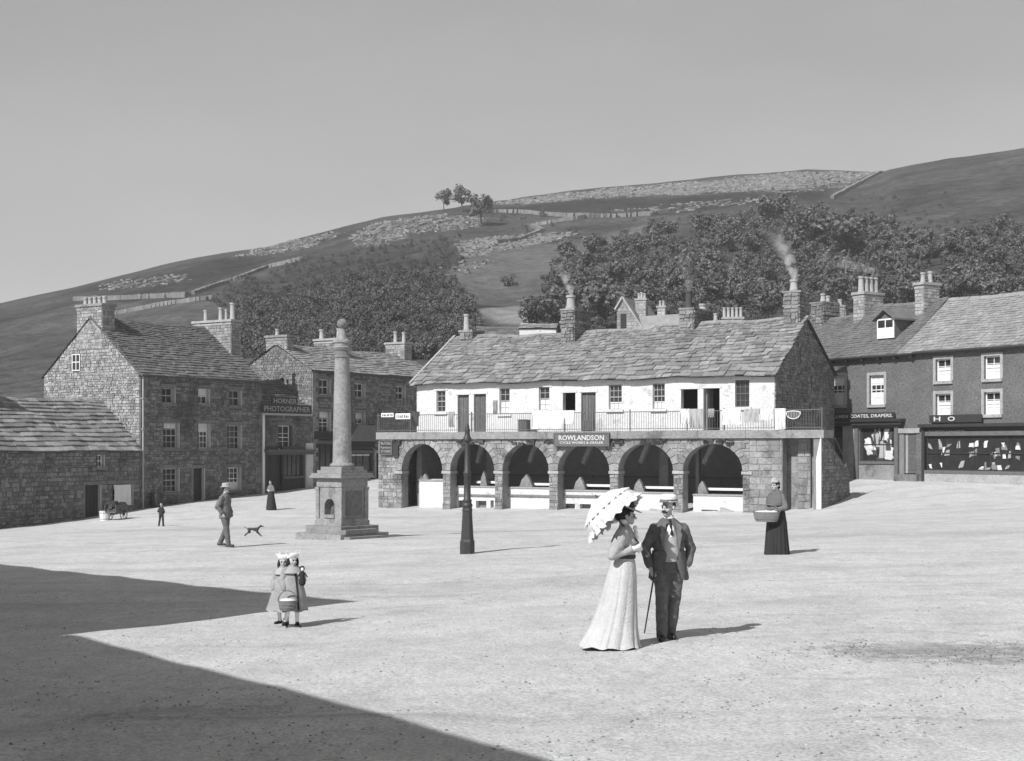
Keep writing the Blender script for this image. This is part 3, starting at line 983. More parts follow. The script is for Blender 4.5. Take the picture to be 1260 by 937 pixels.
piers = [(X0 + .9, ARC[0][0])] + [(ARC[i][1], ARC[i + 1][0]) for i in range(5)] + [(ARC[5][1], ARC[5][1] + .5)]
for i, (a, b) in enumerate(piers):
    if i in (0,): a = b - .5
    z = ARC[min(i, 5)][2]
    m1 = MB()
    m1.box(a - (.05 if i else 0), b + (.05 if i < 6 else 0), -.075, .66, z - .17, z - .02)
    m1.build('impost', M['pale_stone'], mk)
    m1 = MB()
    m1.box(a + .004, b - .004, -.06, .64, -1.9, -.92, .9)
    m1.build('pier_plinth', M['stone'], mk)
# balcony slabs and the floor behind them
u = X0 - .06
while u < 2.1:
    e = min(u + R(1.9, 2.7), 2.13)
    if 2.13 - e < .7: e = 2.13
    m1 = MB()
    m1.box(u + .006, e - .006, -.17 - R(0, .02), 1.32, 2.72, 3.12 + R(-.01, .01), R(.88, 1.1))
    m1.build('balcony_slab', M['stone'], mk)
    u = e
mb = MB()
mb.box(X0 + .56, XG - .02, 1.33, YB, 2.74, 3.10, .8)
mb.box(X0 + .55, XG - .32, 5.2, 5.5, -2.0, 2.74, 1)
mb.build('arcade_ceiling', M['mortar'], mk)
for k in range(7):                              # dark mossy lumps left under the slab edge
    x = [-23.2, -18.0, -14.6, -12.7, -9.2, -7.0, -3.4][k]
    m1 = MB()
    for _ in range(10):
        c = Vector((x + R(-.75, .75), -.08, 2.70 - R(0, .26)))
        m1.obox(c, (R(.08, .2), 0, R(-.03, .03)), (0, .09, 0), (0, 0, R(.04, .09)), R(.3, .7))
    m1.build('moss', M['leaf'], mk, kind='stuff')
# inside the arches: low whitewashed stall fronts, pointed slabs, rails and slanting ribs
LW = [(516, 545.5, 592), (560, 609.5, 599.5), (625, 676.5, 601), (692, 751, 604.5), (767, 829.5, 607), (853, 914.5, 610)]
for i, (p0, p1, pt_) in enumerate(LW):
    y = .70
    xa, zt = S.on(p0, pt_, y)
    xb = S.on(p1 + 3, pt_, y)[0]
    holes = []
    for (q0, q1, r0, r1) in ((562, 572, 616, 630), (585.5, 598.5, 616.5, 629), (603.5, 607.5, 616, 628), (693.5, 707.5, 620, 630), (713.5, 727, 620.5, 629.5), (863, 883.5, 627.5, 632.5)):
        if p0 <= q0 and q1 <= p1 + 1: holes.append(S.rect(q0, q1, r0, r1, y))
    m1 = MB()
    sheet(m1, xa, xb, -1.9, zt, y, holes, .3)
    m1.add([(xa, y, zt), (xb, y, zt), (xb, y + .32, zt), (xa, y + .32, zt)], [(0, 1, 2, 3)])
    m1.add([(xa, y, -1.9), (xa, y + .32, -1.9), (xa, y + .32, zt), (xa, y, zt)], [(0, 1, 2, 3)])
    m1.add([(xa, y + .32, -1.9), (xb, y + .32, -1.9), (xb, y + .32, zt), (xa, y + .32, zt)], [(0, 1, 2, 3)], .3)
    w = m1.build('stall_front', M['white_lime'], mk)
    m1 = MB()
    m1.box(xa - .02, xb, y - .05, y + .4, zt + .003, zt + .08, .9)
    m1.build('stall_counter', M['pale_stone'], mk)
    if 1 <= i <= 3:
        m1 = MB()
        zl = S.on((p0 + p1) / 2, 609 + i * .6, y)[1]
        m1.box(xa, xb, y - .09, y - .003, zl - .05, zl + .05)
        m1.build('ledge', M['stone_dark'], mk)
    ry = 2.0
    for (q0, q1, r) in (((525, 547, 591), (587, 612, 593.5), (652, 679, 596), (718, 754, 597.5), (791, 832, 600), (866, 917, 602))[i],):
        a, z = S.on(q0, r, ry)
        b = S.on(q1, r, ry)[0]
        m1 = MB()
        m1.box(a, b, ry - .14, ry, z - .06, z + .07)
        m1.build('rail', M['white_paint'], mk)
        m1 = MB()
        m1.box(a, b, ry + .05, ry + .5, z - .38, z - .09)
        m1.build('bench', M['wood_dark'], mk)
    g = ((519, 526, 583), (590.5, 599, 580), (639, 654.5, 584), (705.5, 720, 587), (779, 792, 589.5), (855.5, 870.5, 592))[i]
    yy = 1.35
    a, z = S.on(g[0], pt_, yy)
    b = S.on(g[1], pt_, yy)[0]
    za = S.on((g[0] + g[1]) / 2, g[2], yy)[1]
    xm = a + (b - a) * .55
    m1 = MB()
    m1.prism([(a, -1.8), (b, -1.8), (b, z + .12), (xm + (b - xm) * .55, z + (za - z) * .62), (xm, za), (a + (xm - a) * .35, z + (za - z) * .62), (a, z + .08)], lambda x, zz: (x, yy, zz), lambda x, zz: (x, yy + .2, zz))
    m1.build('pointed_slab', M['stone'], mk)
    q = ((524, 534, 572, 548), (588, 594, 570, 548), (652, 660, 569, 548), (718, 728, 571, 548), (788.5, 798, 570, 546), (866, 879, 571, 546))[i]
    pa, pb, pc = S.on(q[0], q[2], 2.6), S.on((q[0] + q[1]) / 2 - 1, (q[2] + q[3]) / 2 + 1, 2.6), S.on(q[1], q[3], 2.6)
    m1 = MB()
    m1.bar((pa[0], 2.6, pa[1]), (pb[0], 2.6, pb[1]), .22, .22, 1, up=(0, 1, 0))
    m1.bar((pb[0], 2.6, pb[1]), (pc[0], 2.6, pc[1] + .05), .22, .22, 1.05, up=(0, 1, 0))
    m1.build('ceiling_rib', M['pale_stone'], mk)
    q = ((0, 0), (598.5, 607), (0, 0), (0, 0), (811, 822), (856, 860))[i]
    if q[1]:
        a, b = S.on(q[0], 560, 3.2)[0], S.on(q[1], 560, 3.2)[0]
        m1 = MB()
        m1.box(a, b, 3.2, 3.5, -1.9, 2.72)
        m1.build('inner_pillar', M['stone'], mk)
    if i in (0, 1, 2, 3, 4, 5):
        a, z = S.on((p0 + p1) / 2, 583 + i, 4.6)
        m1 = MB()
        m1.box(ARC[i][0] - .2, ARC[i][1] + .2, 4.6, 4.72, z - .05, z + .03)
        m1.build('back_rail', M['wood_mid'], mk)
for q in ((887, 912, 624.5, 635), (800, 832, 626, 634)):    # sloping boards over the cellar ways
    a, z1_ = S.on(q[0], q[2], .5)
    b, z0_ = S.on(q[1], q[3], .5)
    m1 = MB()
    m1.prism([(a, -1.6), (b, -1.6), (b, z0_ + .1), (a, z1_)], lambda x, z: (x, .35, z), lambda x, z: (x, .66, z))
    m1.build('cellar_board', M['wood_pale'], mk)
# upper wall with its windows and doors
WN = [(537, 548, 481, 507), (614.5, 627, 478, 509), (663, 676, 476.5, 505), (749, 765, 473.5, 504), (803, 818, 472, 503.5), (904.5, 922, 468, 501)]
DR = [(563, 577, 486, 532), (583, 598, 485, 532), (715, 733, 483, 532), (865.5, 885.5, 478, 532)]
OP = [(692.5, 708, 483.5, 506), (838, 858.5, 479, 504)]
wr = [S.rect(*q, YU) for q in WN]
drr = [S.rect(*q, YU) for q in DR]
drr = [(a, b, 3.13, d) for a, b, c, d in drr]
opr = [S.rect(*q, YU) for q in OP]
mb = MB()
sheet(mb, -22.52, XG, 3.10, 6.05, YU, wr + drr + opr, .34)
mb.build('upper_wall', M['white_lime'], mk)
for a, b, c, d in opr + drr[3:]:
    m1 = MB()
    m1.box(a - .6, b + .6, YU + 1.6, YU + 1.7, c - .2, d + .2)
    m1.build('room_shade', M['dark'], mk)  # near-black panel stands in for the shade inside the room
for i, r in enumerate(wr):
    window(mk, r, YU, 2 if i < 3 else 3, 4, .1, fm='wood_pale' if i != 5 else 'wood_mid', sillm='white_lime', fw=.05, blind=[(0, .48)] if i in (1, 2) else ([(0.0, .30)] if i in (3, 4) else None))
for i, r in enumerate(drr[:3]): door(mk, r, YU, .16, 'wood_mid', 5, None)
for r in (drr[3],):                              # the fourth door stands open inwards
    m1 = MB()
    for k in range(4): m1.bar((r[0] + .05, YU + .3 + .2 * k, (r[2] + r[3]) / 2), (r[0] + .05 + .02, YU + .48 + .2 * k, (r[2] + r[3]) / 2), .05, r[3] - r[2] - .05, R(.8, 1.2))
    tag(m1.build('door', M['wood_pale'], mk), 'door standing open inwards')
for r in drr + opr:
    m1 = MB()
    m1.box(r[0] - .1, r[1] + .1, YU - .03, YU + .1, r[3] + .002, r[3] + .16)
    m1.build('lintel', M['white_lime'], mk)
m1 = MB()                                        # shutter of the second opening, half-height board of the first
a, b, c, d = opr[0]
m1.box(a, b, YU + .05, YU + .1, 3.12, c)
a, b, c, d = opr[1]
m1.box(a, b, YU + .05, YU + .1, 3.12, c, .95)
m1.build('half_door', M['white_lime'], mk)
# gables, back wall
def apexz(y): return 5.98 + (9.0 - 5.98) * (y - YU) / 4.4 if y <= 5.7 else 9.0 - (9.0 - 6.4) * (y - 5.7) / 4.6
GP = [(.66, -2.0), (YB, -2.0), (YB, 6.38), (5.7, 8.98), (YU, 5.98), (YU, 2.70), (.66, 2.70)]
for nm, xx, o, mm in (('gable_wall', XG, -.32, 'mortar'), ('gable_wall', -22.52, .32, 'mortar')):
    mb = MB()
    mb.prism([(YU + .004, -2.0), (YB, -2.0), (YB, 6.38), (5.7, 8.98), (YU + .004, 5.98)], lambda y, z: (xx, y, z), lambda y, z: (xx + o, y, z))
    g = mb.build(nm, M[mm], mk)
    mb = MB()
    sg = 1 if o < 0 else -1
    stones(mb, [(YU, -1.9), (YB, -1.9), (YB, 6.36), (5.7, 8.95), (YU, 5.97)], lambda u, v, d: (xx + sg * d, u, v), [(4.9, 5.1, 6.6, 7.5), (6.6, 6.8, 5.4, 5.8)], [], (.10, .22), (.14, .42), .06, .01, .36, .026)
    mb.build('gable_stone', M['rubble'], mk, kind='stuff')
    if sg > 0:
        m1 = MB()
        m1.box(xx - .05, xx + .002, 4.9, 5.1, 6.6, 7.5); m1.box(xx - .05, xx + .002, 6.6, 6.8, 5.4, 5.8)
        m1.build('slit_shade', M['dark'], mk)  # dark plates put the shade of slits on the solid gable
mb = MB()
mb.box(-22.5, XG, YB, YB + .3, -2, 6.36)
mb.build('back_wall', M['rubble'], mk)
# roof: sagging ridge
def sag(u):
    t = (u + 22.7) / 21.8
    return -.30 * math.sin(PI * min(max(t, 0), 1)) ** 2 * (0.5 + .5 * math.sin(t * 5 + 1)) - .18 * (1 - t)
def RF(u, s):
    L = 5.55
    k = s / L
    y = YU - .32 + (5.7 - YU + .32) * k
    z = 5.86 + (9.06 - 5.86) * k + sag(u) * (.25 + .75 * k) * k + .035 * math.sin(u * 1.7 + s * 2) + .03 * math.sin(u * .9 - s * 3.1)
    return (u, y, z)
def RU(s): return (-22.75, XG + .22)
mb = MB()
us = np.linspace(-22.75, XG + .2, 40)
for a, b in zip(us[:-1], us[1:]):
    for k in range(6):
        s0, s1 = 5.55 * k / 6, 5.55 * (k + 1) / 6
        q = [RF(a, s0), RF(b, s0), RF(b, s1), RF(a, s1)]
        mb.add([(x, y, z - .03) for x, y, z in q], [(0, 1, 2, 3)])
    q = [RF(a, 5.55), RF(b, 5.55)]
    mb.add([q[0], q[1], (b, YB + .3, 6.2), (a, YB + .3, 6.2)], [(0, 1, 2, 3)])
    e = [RF(a, 0), RF(b, 0)]
    mb.add([e[0], e[1], (b, YU, 5.92), (a, YU, 5.92)], [(0, 1, 2, 3)], .8)
mb.build('roof_deck', M['underslate'], mk)
slates(mk, M['slate'], RF, RU, 5.5, .40, .22, (.28, .75), .055, .28, 300, near=lambda it: -it[0].x * .5 + it[0].z * .6, wob=.05)
for i in range(30):
    a = -22.7 + i * .735
    if a > XG: break
    m1 = MB()
    p, q = RF(a, 5.55), RF(a + .72, 5.55)
    m1.prism([(-.2, -.14), (.2, -.14), (.03, .1), (-.03, .1)], lambda y, z: (a, 5.7 + y, p[2] + z), lambda y, z: (a + .72, 5.7 + y, q[2] + z), R(.8, 1.1))
    m1.build('ridge_stone', M['slate'], mk)
mb = MB()
mb.bar((-22.8, YU - .3, 5.95), (-22.8, 5.7, 8.98), .14, .12)
mb.build('verge_coping', M['pale_stone'], mk)
cz = lambda u: RF(u, 5.55)[2]
chimney(mk, -22.1, -21.3, 5.2, 6.6, 7.7, 9.15, [(-21.9, 5.6, 1.0, .17, 'pot')], 'rubble', 'stone', True)
chimney(mk, -14.85, -14.05, 4.6, 6.6, 7.4, 10.05, [(-14.45, 5.0, .75, .26, 'pot')], 'rubble', 'stone', True)
chimney(mk, -7.7, -6.9, 5.0, 7.6, 7.6, 9.75, [(-7.3, 5.3, .95, .19, 'pot_dark'), (-7.3, 7.2, .4, .2, 'pot')], 'rubble', 'stone', True)
chimney(mk, -1.75, -.97, 5.0, 6.6, 8.2, 10.35, [(-1.35, 5.35, .6, .2, 'pot')], 'rubble', 'stone', True)
# landing and outside stair at the gable end
m1 = MB()
m1.prism([(-.1, -1.4), (-.1, 2.70), (.3, 2.72), (.9, 2.62), (3.6, 1.28), (4.1, 1.02), (4.22, .2), (4.45, -1.2)], lambda y, z: (1.98, y, z), lambda y, z: (1.60, y, z))
sw_ = m1.build('stair_wall', M['mortar'], mk)
mb = MB()
stones(mb, [(-.08, -1.3), (4.42, -1.3), (4.1, 1.0), (3.6, 1.26), (.4, 2.68), (-.08, 2.68)], lambda u, v, d: (1.98 + d, u, v), [], [], (.12, .22), (.2, .5), .05, .01, .28, .02)
mb.build('stair_wall_stone', M['rubble'], mk, kind='stuff')
m1 = MB()  # white tone and slanted top draw the sunlit part of the jamb
m1.prism([(1.76, -1.4), (2.0, -1.4), (2.0, 2.70), (1.94, 2.70), (1.74, 1.7)], lambda x, z: (x, -.16, z), lambda x, z: (x, -.103, z))
tag(m1.build('sunlit_jamb', M['white_lime'], mk), 'white stair jamb shaped like its sunlit part')
m1 = MB()
m1.box(.5, 1.16, .75, 1.2, -1.7, 2.70)
m1.build('landing_wall', M['mortar'], mk)
stones(None, [(.51, -1.4), (1.15, -1.4), (1.15, 2.69), (.51, 2.69)], lambda u, v, d: (u, .75 - d, v), [], [], (.28, .42), (.3, .6), .03, .012, .2, .008, out=('stone', M['stone'], mk))
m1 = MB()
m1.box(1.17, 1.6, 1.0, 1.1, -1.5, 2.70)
m1.build('passage_shade', M['dark'], mk)  # dark panel in place of the shade in the passage
for i in range(12):
    m1 = MB()
    y = .9 + i * .29
    m1.box(XG + .05, 1.59, y, y + .31, -1.4, 3.05 - (i + 1) * .27)
    m1.build('step', M['stone'], mk)
# railing: standards, rails, balusters and the stair handrail
rl = MB()
yr, zr0, zr1 = -.09, 3.12, 4.10
rl.box(-24.3, 2.05, yr - .02, yr + .02, zr1 - .025, zr1 + .015)
rl.box(-24.3, 2.05, yr - .015, yr + .015, zr0 + .09, zr0 + .12)
rl.box(1.98, 2.02, yr, 1.3, zr1 - .025, zr1 + .015)
rl.bar((2.0, yr, zr1), (2.0, 3.65, 1.5), .05, .04)
rl.bar((2.0, 3.65, 1.5), (2.0, 3.65, .9), .05, .05)
for x in (-24.25, -22.0, -17.9, -12.05, -10.35, -8.2, -5.0, -3.0, 2.02): rl.box(x - .025, x + .025, yr - .03, yr + .03, 3.08, zr1 + .12)
rail = rl.build('railing', M['iron_rail'], mk)
bm_ = MB()
bm_.lathe([(.011, 0), (.011, zr1 - zr0 - .03)], 5)
bme = bm_.mesh('baluster', M['iron_rail'])
ux_ = -24.15
while ux_ < 1.95:
    b = link(bpy.data.objects.new('baluster', bme), rail)
    b.location = (ux_, yr, zr0 + .01)
    ux_ += .135
# signs on the market building
def board(label, fr, r, y, dep, m='wood_dark', name='shop_sign', border='wood_mid', loc_only=False):
    x0, x1, z0, z1 = r
    t = thing(name, label, 'sign', loc=fr.w((x0 + x1) / 2, y, z0), rot=fr.rot)
    w, h = (x1 - x0) / 2, z1 - z0
    mb = MB()
    mb.box(-w, w, -dep, 0, 0, h)
    mb.build('sign_board', M[m], t)
    if border:
        k = MB()
        for q in ((-w - .03, w + .03, -.04, .02), (-w - .03, w + .03, h - .02, h + .04)): k.box(q[0], q[1], -dep - .03, .0, q[2], q[3])
        for x in (-w - .03, w - .02): k.box(x, x + .05, -dep - .029, -.002, .02, h - .02)
        k.build('sign_frame', M[border], t)
    return t, w, h
r = S.rect(682.5, 749.5, 533.5, 548.5, -.25)
t, w, h = board('framed shop sign reading ROWLANDSON fixed to the balcony edge above the fourth arch', S, r, -.22, .07, 'wood_mid')
text('ROWLANDSON', t, 0, -.075, h * .44, w * 1.66, h * .42)
text('CYCLE WORKS & DEALER', t, 0, -.075, h * .14, w * 1.6, h * .2)
r = S.rect(466.5, 481, 543, 559, -.25)
t, w, h = board('small dark three-line sign hung on the corner of the arcade', S, r, -.1, .06)
for k, s_ in enumerate(('MUTUAL', 'Furniture', 'STORES')): text(s_, t, 0, -.065, h * (.72 - .3 * k), w * 1.7, h * .2, 'letter_dim')
m1 = MB()
m1.box(w + .05, w + .42, -.05, .0, -.15, h * .85)
m1.build('side_board', M['wood_dark'], t)
for q, lb in (((469.5, 484.5, 508.5, 513.5), 'left-hand narrow white lettered board on the balcony railing'), ((487, 505, 509, 516), 'second narrow white lettered board on the railing, nearer the lamp post')):
    t, w, h = board(lb, S, S.rect(*q, yr - .03), yr - .03, .025, 'white_paint', 'railing_board', None)
    mb = MB()
    for k in range(7): mb.box(-w * .85 + k * w * .25, -w * .85 + k * w * .25 + R(.05, .1), -.032, -.025, h * .2, h * R(.6, .8))
    mb.build('worn_lettering', M['wood_mid'], t)
# washing
for q, m_, lb, y in (
    ((837.5, 849, 503.5, 521), 'cloth_white', 'small white towel on the railing left of the open dark door', yr),
    ((850, 866, 503.5, 526), 'cloth_grey', 'grey sheet on the railing in front of the open dark door', yr),
    ((871.5, 879, 503.5, 513), 'cloth_grey', 'small grey rag hung in front of the dark doorway', yr),
    ((889, 912, 503.5, 522), 'cloth_white', 'pale wide sheet under the last upper window', yr),
    ((915.5, 935, 503.5, 519), 'cloth_grey', 'pale grey cloth right of the last upper window', yr),
    ((936, 951.5, 503.5, 516), 'cloth_white', 'short pale cloth close to the gable corner', yr),
    ((953.5, 967, 503, 528), 'cloth_white', 'tall pale cloth hung at the gable corner of the balcony', yr),
    ((655, 692, 506, 527), 'cloth_white', 'very wide white sheet hung below the third upper window', yr),
    ((687, 707, 505.5, 521), 'cloth_white', 'white sheet hung below the dark half-door opening', yr),
    ((607, 612, 493, 508), 'cloth_grey', 'narrow grey garment hung beside the second upper window', YU - .02),
    ((552, 559, 507, 525), 'cloth_grey', 'small grey garment on the railing left of the two doors', yr),
    ((508, 516, 507, 524), 'cloth_dark', 'dark coat hung on the railing at the left wall corner', yr)):
    r = S.rect(*q, y)
    drape(lb, S, r[0], r[1], r[2], r[3], y, m_)
t = thing('wicker_frame', 'oval wicker frame leaning on the landing railing by the gable', 'wicker frame', loc=S.w(.62, -.2, 3.95), rot=S.rot)
mb = MB()
mb.tube([(.36 * math.cos(a), 0, .30 * math.sin(a) * (1 if math.sin(a) < 0 else .25)) for a in np.linspace(0, 2 * PI, 26)], .022, 6)
mb.build('rim', M['white_paint'], t)
mb = MB()
for k in range(9):
    x = -.32 + .08 * k
    hh = .30 * math.sqrt(1 - (x / .38) ** 2)
    mb.tube([(x, 0, -hh), (x, 0, hh * .25)], .02, 5)
mb.build('cane', M['wood_pale'], t)
t = thing('wooden_crate', 'dark upright box on the balcony behind the railing beside the third upper window', 'crate', loc=S.w(*[S.on(645, 527, .5)[0], .5], 3.12), rot=S.rot)
mb = MB()
for k in range(4): mb.box(-.28 + k * .14, -.15 + k * .14, -.2, -.17, 0, .66, R(.8, 1.2))
mb.box(-.28, .28, -.168, .2, 0, .65, .8)
mb.build('box_board', M['wood_mid'], t)
t = thing('grey_board', 'grey board propped on the balcony below the closed half door', 'board', loc=S.w(S.on(724, 520, 0.05)[0], .05, 3.12), rot=S.rot)
mb = MB()
for k in range(3): mb.box(-.38 + k * .25, -.14 + k * .25, -.03, .03, 0, .55, R(.8, 1.1))
mb.build('plank', M['wood_mid'], t)
# ------------------------------------------------------------------ the terrace on the left: cottage, tall house, photographer's shop, shop house
T = Frame((-21.8, 83.3), (.539, .842))
def facade_stones(root, x0, x1, z0, z1, y, holes, m, nm='wall_stone', **kw):
    mb = MB()
    a = dict(ch=(.08, .26), sw=(.13, .46), proud=.04, gap=.010, tv=.36, jit=.022)
    a.update(kw)
    stones(mb, [(x0, z0), (x1, z0), (x1, z1), (x0, z1)], lambda u, v, d: (u, y - d, v), [(h[0] - .1, h[1] + .1, h[2] - .14, h[3] + .18) for h in holes], [], **a)
    return mb.build(nm, M[m], root, kind='stuff')
def quoins(root, x, y, z0, z1, m='stone_dark', side=1):
    z = z0
    k = 0
    while z < z1 - .2:
        h = R(.26, .36)
        w = .55 if k % 2 else .32
        m1 = MB()
        m1.box(min(x, x + side * w), max(x, x + side * w), y - .055, y + .02, z, min(z + h - .015, z1), R(.85, 1.2))
        m1.build('quoin', M[m], root)
        z += h
        k += 1
def pitched(root, x0, x1, W, z0, ze, zr, yr_, wallm, gablem, over=.25, ends=(1, 1), slm='slate', c=(.4, .24), sw=(.3, .7), th=.04, zback=None, gst=None, tv=.22, np_=0, near=None, gholes=()):
    """gabled shell behind a facade: end walls, back wall, roof deck and slates on the front slope"""
    zb_ = ze if zback is None else zback
    gp = [(.004, z0), (W, z0), (W, zb_), (yr_, zr), (.004, ze)]
    for k, (x, o) in enumerate(((x0, .3), (x1, -.3))):
        mb = MB()
        mb.prism(gp, lambda y, z: (x, y, z), lambda y, z: (x + o, y, z))
        mb.build('gable_wall', M['mortar' if gst is None else 'mortar_dark'], root)
        if ends[k]:
            mb = MB()
            sg = -1 if k == 0 else 1
            stones(mb, gp, lambda u, v, d: (x + sg * d, u, v), gholes, [], (.10, .22), (.13, .38), .05, .010, .35, .024)
            mb.build('gable_stone', M[gablem], root, kind='stuff')
    mb = MB()
    mb.box(x0 + .3, x1 - .3, W - .3, W, z0, zb_)
    mb.build('back_wall', M[wallm], root)
    L = math.hypot(yr_ + over, zr - ze + .08)
    sl = (zr - ze) / yr_
    P = lambda u, s: (u, -over + (yr_ + over) * s / L, ze + .06 - over * sl + (zr + .12 - ze - .06 + over * sl) * s / L + .025 * math.sin(u * 1.1 + s) - .06 * math.sin(PI * min(max((u - x0) / (x1 - x0), 0), 1)) * s / L)
    mb = MB()
    n = 14
    e0, e1 = (x0 - .12 if ends[0] else x0), (x1 + .12 if ends[1] else x1)
    for i in range(n):
        a, b = e0 + (e1 - e0) * i / n, e0 + (e1 - e0) * (i + 1) / n
        q = [P(a, 0), P(b, 0), P(b, L), P(a, L)]
        mb.add([(x, y, z - .03) for x, y, z in q], [(0, 1, 2, 3)])
        mb.add([(q[3][0], q[3][1], q[3][2] - .03), (q[2][0], q[2][1], q[2][2] - .03), (b, W + .2, zb_ - .1), (a, W + .2, zb_ - .1)], [(0, 1, 2, 3)])
        mb.add([(q[0][0], q[0][1], q[0][2] - .03), (q[1][0], q[1][1], q[1][2] - .03), (b, .0, ze - .12), (a, .0, ze - .12)], [(0, 1, 2, 3)], .8)
    mb.build('roof_deck', M['underslate'], root)
    slates(root, M[slm], P, lambda s: (e0, e1), L, c[0], c[1], sw, th, tv, np_, near)
    k = e0
    while k < e1 - .1:
        b = min(k + .7, e1)
        z = P(k, L)[2]
        m1 = MB()
        m1.prism([(-.17, -.1), (.17, -.1), (.03, .08), (-.03, .08)], lambda y, zz: (k + .005, yr_ + y, z + zz), lambda y, zz: (b - .005, yr_ + y, z + zz), R(.85, 1.15))
        m1.build('ridge_tile', M[slm], root)
        k = b
    return P, L
def gutter(root, x0, x1, y, z, m='iron', brackets=True):
    mb = MB()
    mb.tube([(x0, y - .12, z), (x1, y - .12, z)], .07, 8)
    mb.build('gutter', M[m], root, smooth=True)
def downpipe(root, x, y, z0, z1, m='iron'):
    mb = MB()
    mb.tube([(x, y - .08, z0), (x, y - .08, z1)], .05, 8)
    z = z0 + 1
    while z < z1:
        mb.box(x - .09, x + .09, y - .14, y, z, z + .06)
        z += 1.8
    mb.build('downpipe', M[m], root, smooth=True)

# tall three-storey house
hs = thing('tall_house', 'tall three-storey stone house with nine windows and a pale rubble gable', 'house', T, -1.3)
TW = [T.rect(*q) for q in ((199.8, 214.5, 477.5, 496.5), (244, 257, 478.5, 497.5), (282.5, 296.5, 480.5, 500), (201.5, 219.5, 520.5, 552), (244, 257.5, 521.5, 552), (280.5, 296.5, 523.5, 553), (201.5, 219.5, 576.5, 606), (280.5, 295.5, 575.5, 603))]
TD = T.rect(237.8, 250.5, 576.5, 617)
TD = (TD[0], TD[1], -1.05, TD[3])
mb = MB()
sheet(mb, 0, 10.35, -2.6, 6.55, 0, TW + [TD], .34)
mb.build('front_wall', M['mortar_dark'], hs)
facade_stones(hs, 0, 10.35, -2.4, 6.5, 0, TW + [TD], 'stone_dark')
pitched(hs, 0, 10.35, 8.4, -2.6, 6.6, 10.0, 4.2, 'rubble', 'rubble_pale', slm='slate_mid', c=(.28, .18), sw=(.22, .5), ends=(1, 0))
for i, r in enumerate(TW): window(hs, r, 0, 2 if i < 3 else 3, 2 if i < 3 else 4, .2, sillm='stone_dark', fm='frame_paint_sunlit_jamb' if i % 3 != 1 else 'white_paint', blind={1: [(.55, .96)], 3: [(.78, .96)], 4: [(.66, .96)], 7: [(.05, .35)]}.get(i))
door(hs, TD, 0, .25, 'wood_dark', 3)
m1 = MB()
m1.box(TD[0] - .3, TD[1] + .3, -.4, -.07, -1.6, -1.06)
m1.build('doorstep', M['pale_stone'], hs)
def jambs(root, rs, y):                          # pale strips put the sunlit right-hand reveals into the colour
    for r in rs:
        m1 = MB()
        m1.box(r[1] - .003, r[1] + .05, y - .062, y + .17, r[2], r[3])
        m1.build('jamb', M['frame_paint_sunlit_jamb'], root)
jambs(hs, TW + [TD], 0)
quoins(hs, 0, 0, -1.6, 6.5, 'stone_dark', 1)
quoins(hs, 10.34, 0, -1.0, 6.5, 'stone_dark', -1)
gutter(hs, -.1, 10.4, -.16, 6.48)
downpipe(hs, .12, -.06, -1.3, 6.45, 'wood_pale')
chimney(hs, -.02, .95, 3.2, 5.4, 8.2, 10.75, [(.45, 3.5 + .42 * k, .5, .13, 'pot') for k in range(5)], 'rubble_pale', 'stone')
chimney(hs, 9.55, 10.45, 1.9, 5.3, 7.4, 10.45, [(10.0, 2.2, 1.15, .17, 'pot'), (10.0, 2.75, .75, .1, 'pot'), (10.0, 3.25, .9, .14, 'pot'), (10.0, 4.6, .8, .14, 'pot')], 'rubble_pale', 'pale_stone')
m1 = MB()
m1.box(-.08, -.03, 5.05, 5.75, 6.9, 7.9)
gw = m1.build('gable_window', M['glass'], hs)
m1 = MB()
for y in (5.05, 5.38, 5.71): m1.box(-.11, -.075, y, y + .05, 6.9, 7.9)
for z in (6.9, 7.4, 7.86): m1.box(-.108, -.077, 5.05, 5.76, z, z + .05)
m1.build('glazing_bar', M['white_paint'], gw)

# low cottage against the gable
ct = thing('low_cottage', 'low stone cottage with a rough slate roof built against the pale gable', 'cottage', T, -2.0)
CD = T.rect(104, 122.5, 597, 636)
CD = (CD[0], CD[1], -2.4, CD[3])
CWn = T.rect(139, 162, 596, 623)
CU = T.rect(119, 127, 560, 575)
mb = MB()
sheet(mb, -16, -.06, -3.4, 2.2, -.03, [CD, CWn, CU], .3)
mb.build('front_wall', M['mortar_dark'], ct)
facade_stones(ct, -16, -.06, -3.2, 2.1, -.03, [CD, CWn, CU], 'stone_dark')
pitched(ct, -16, -.07, 6.2, -3.4, 2.22, 4.85, 3.1, 'rubble', 'rubble', slm='slate', c=(.42, .28), sw=(.35, .85), th=.055, ends=(1, 0), np_=150, near=lambda it: -it[0].x, tv=.35)
door(ct, CD, -.03, .2, 'wood_dark', 4)
window(ct, CWn, -.03, 2, 2, .16)
window(ct, CU, -.03, 2, 2, .16)
jambs(ct, (CD, CWn, CU), -.03)
chimney(ct, -9.4, -8.5, 2.6, 3.6, 4.2, 6.2, [(-8.95, 3.1, .5, .14, 'pot')], 'rubble', 'stone')

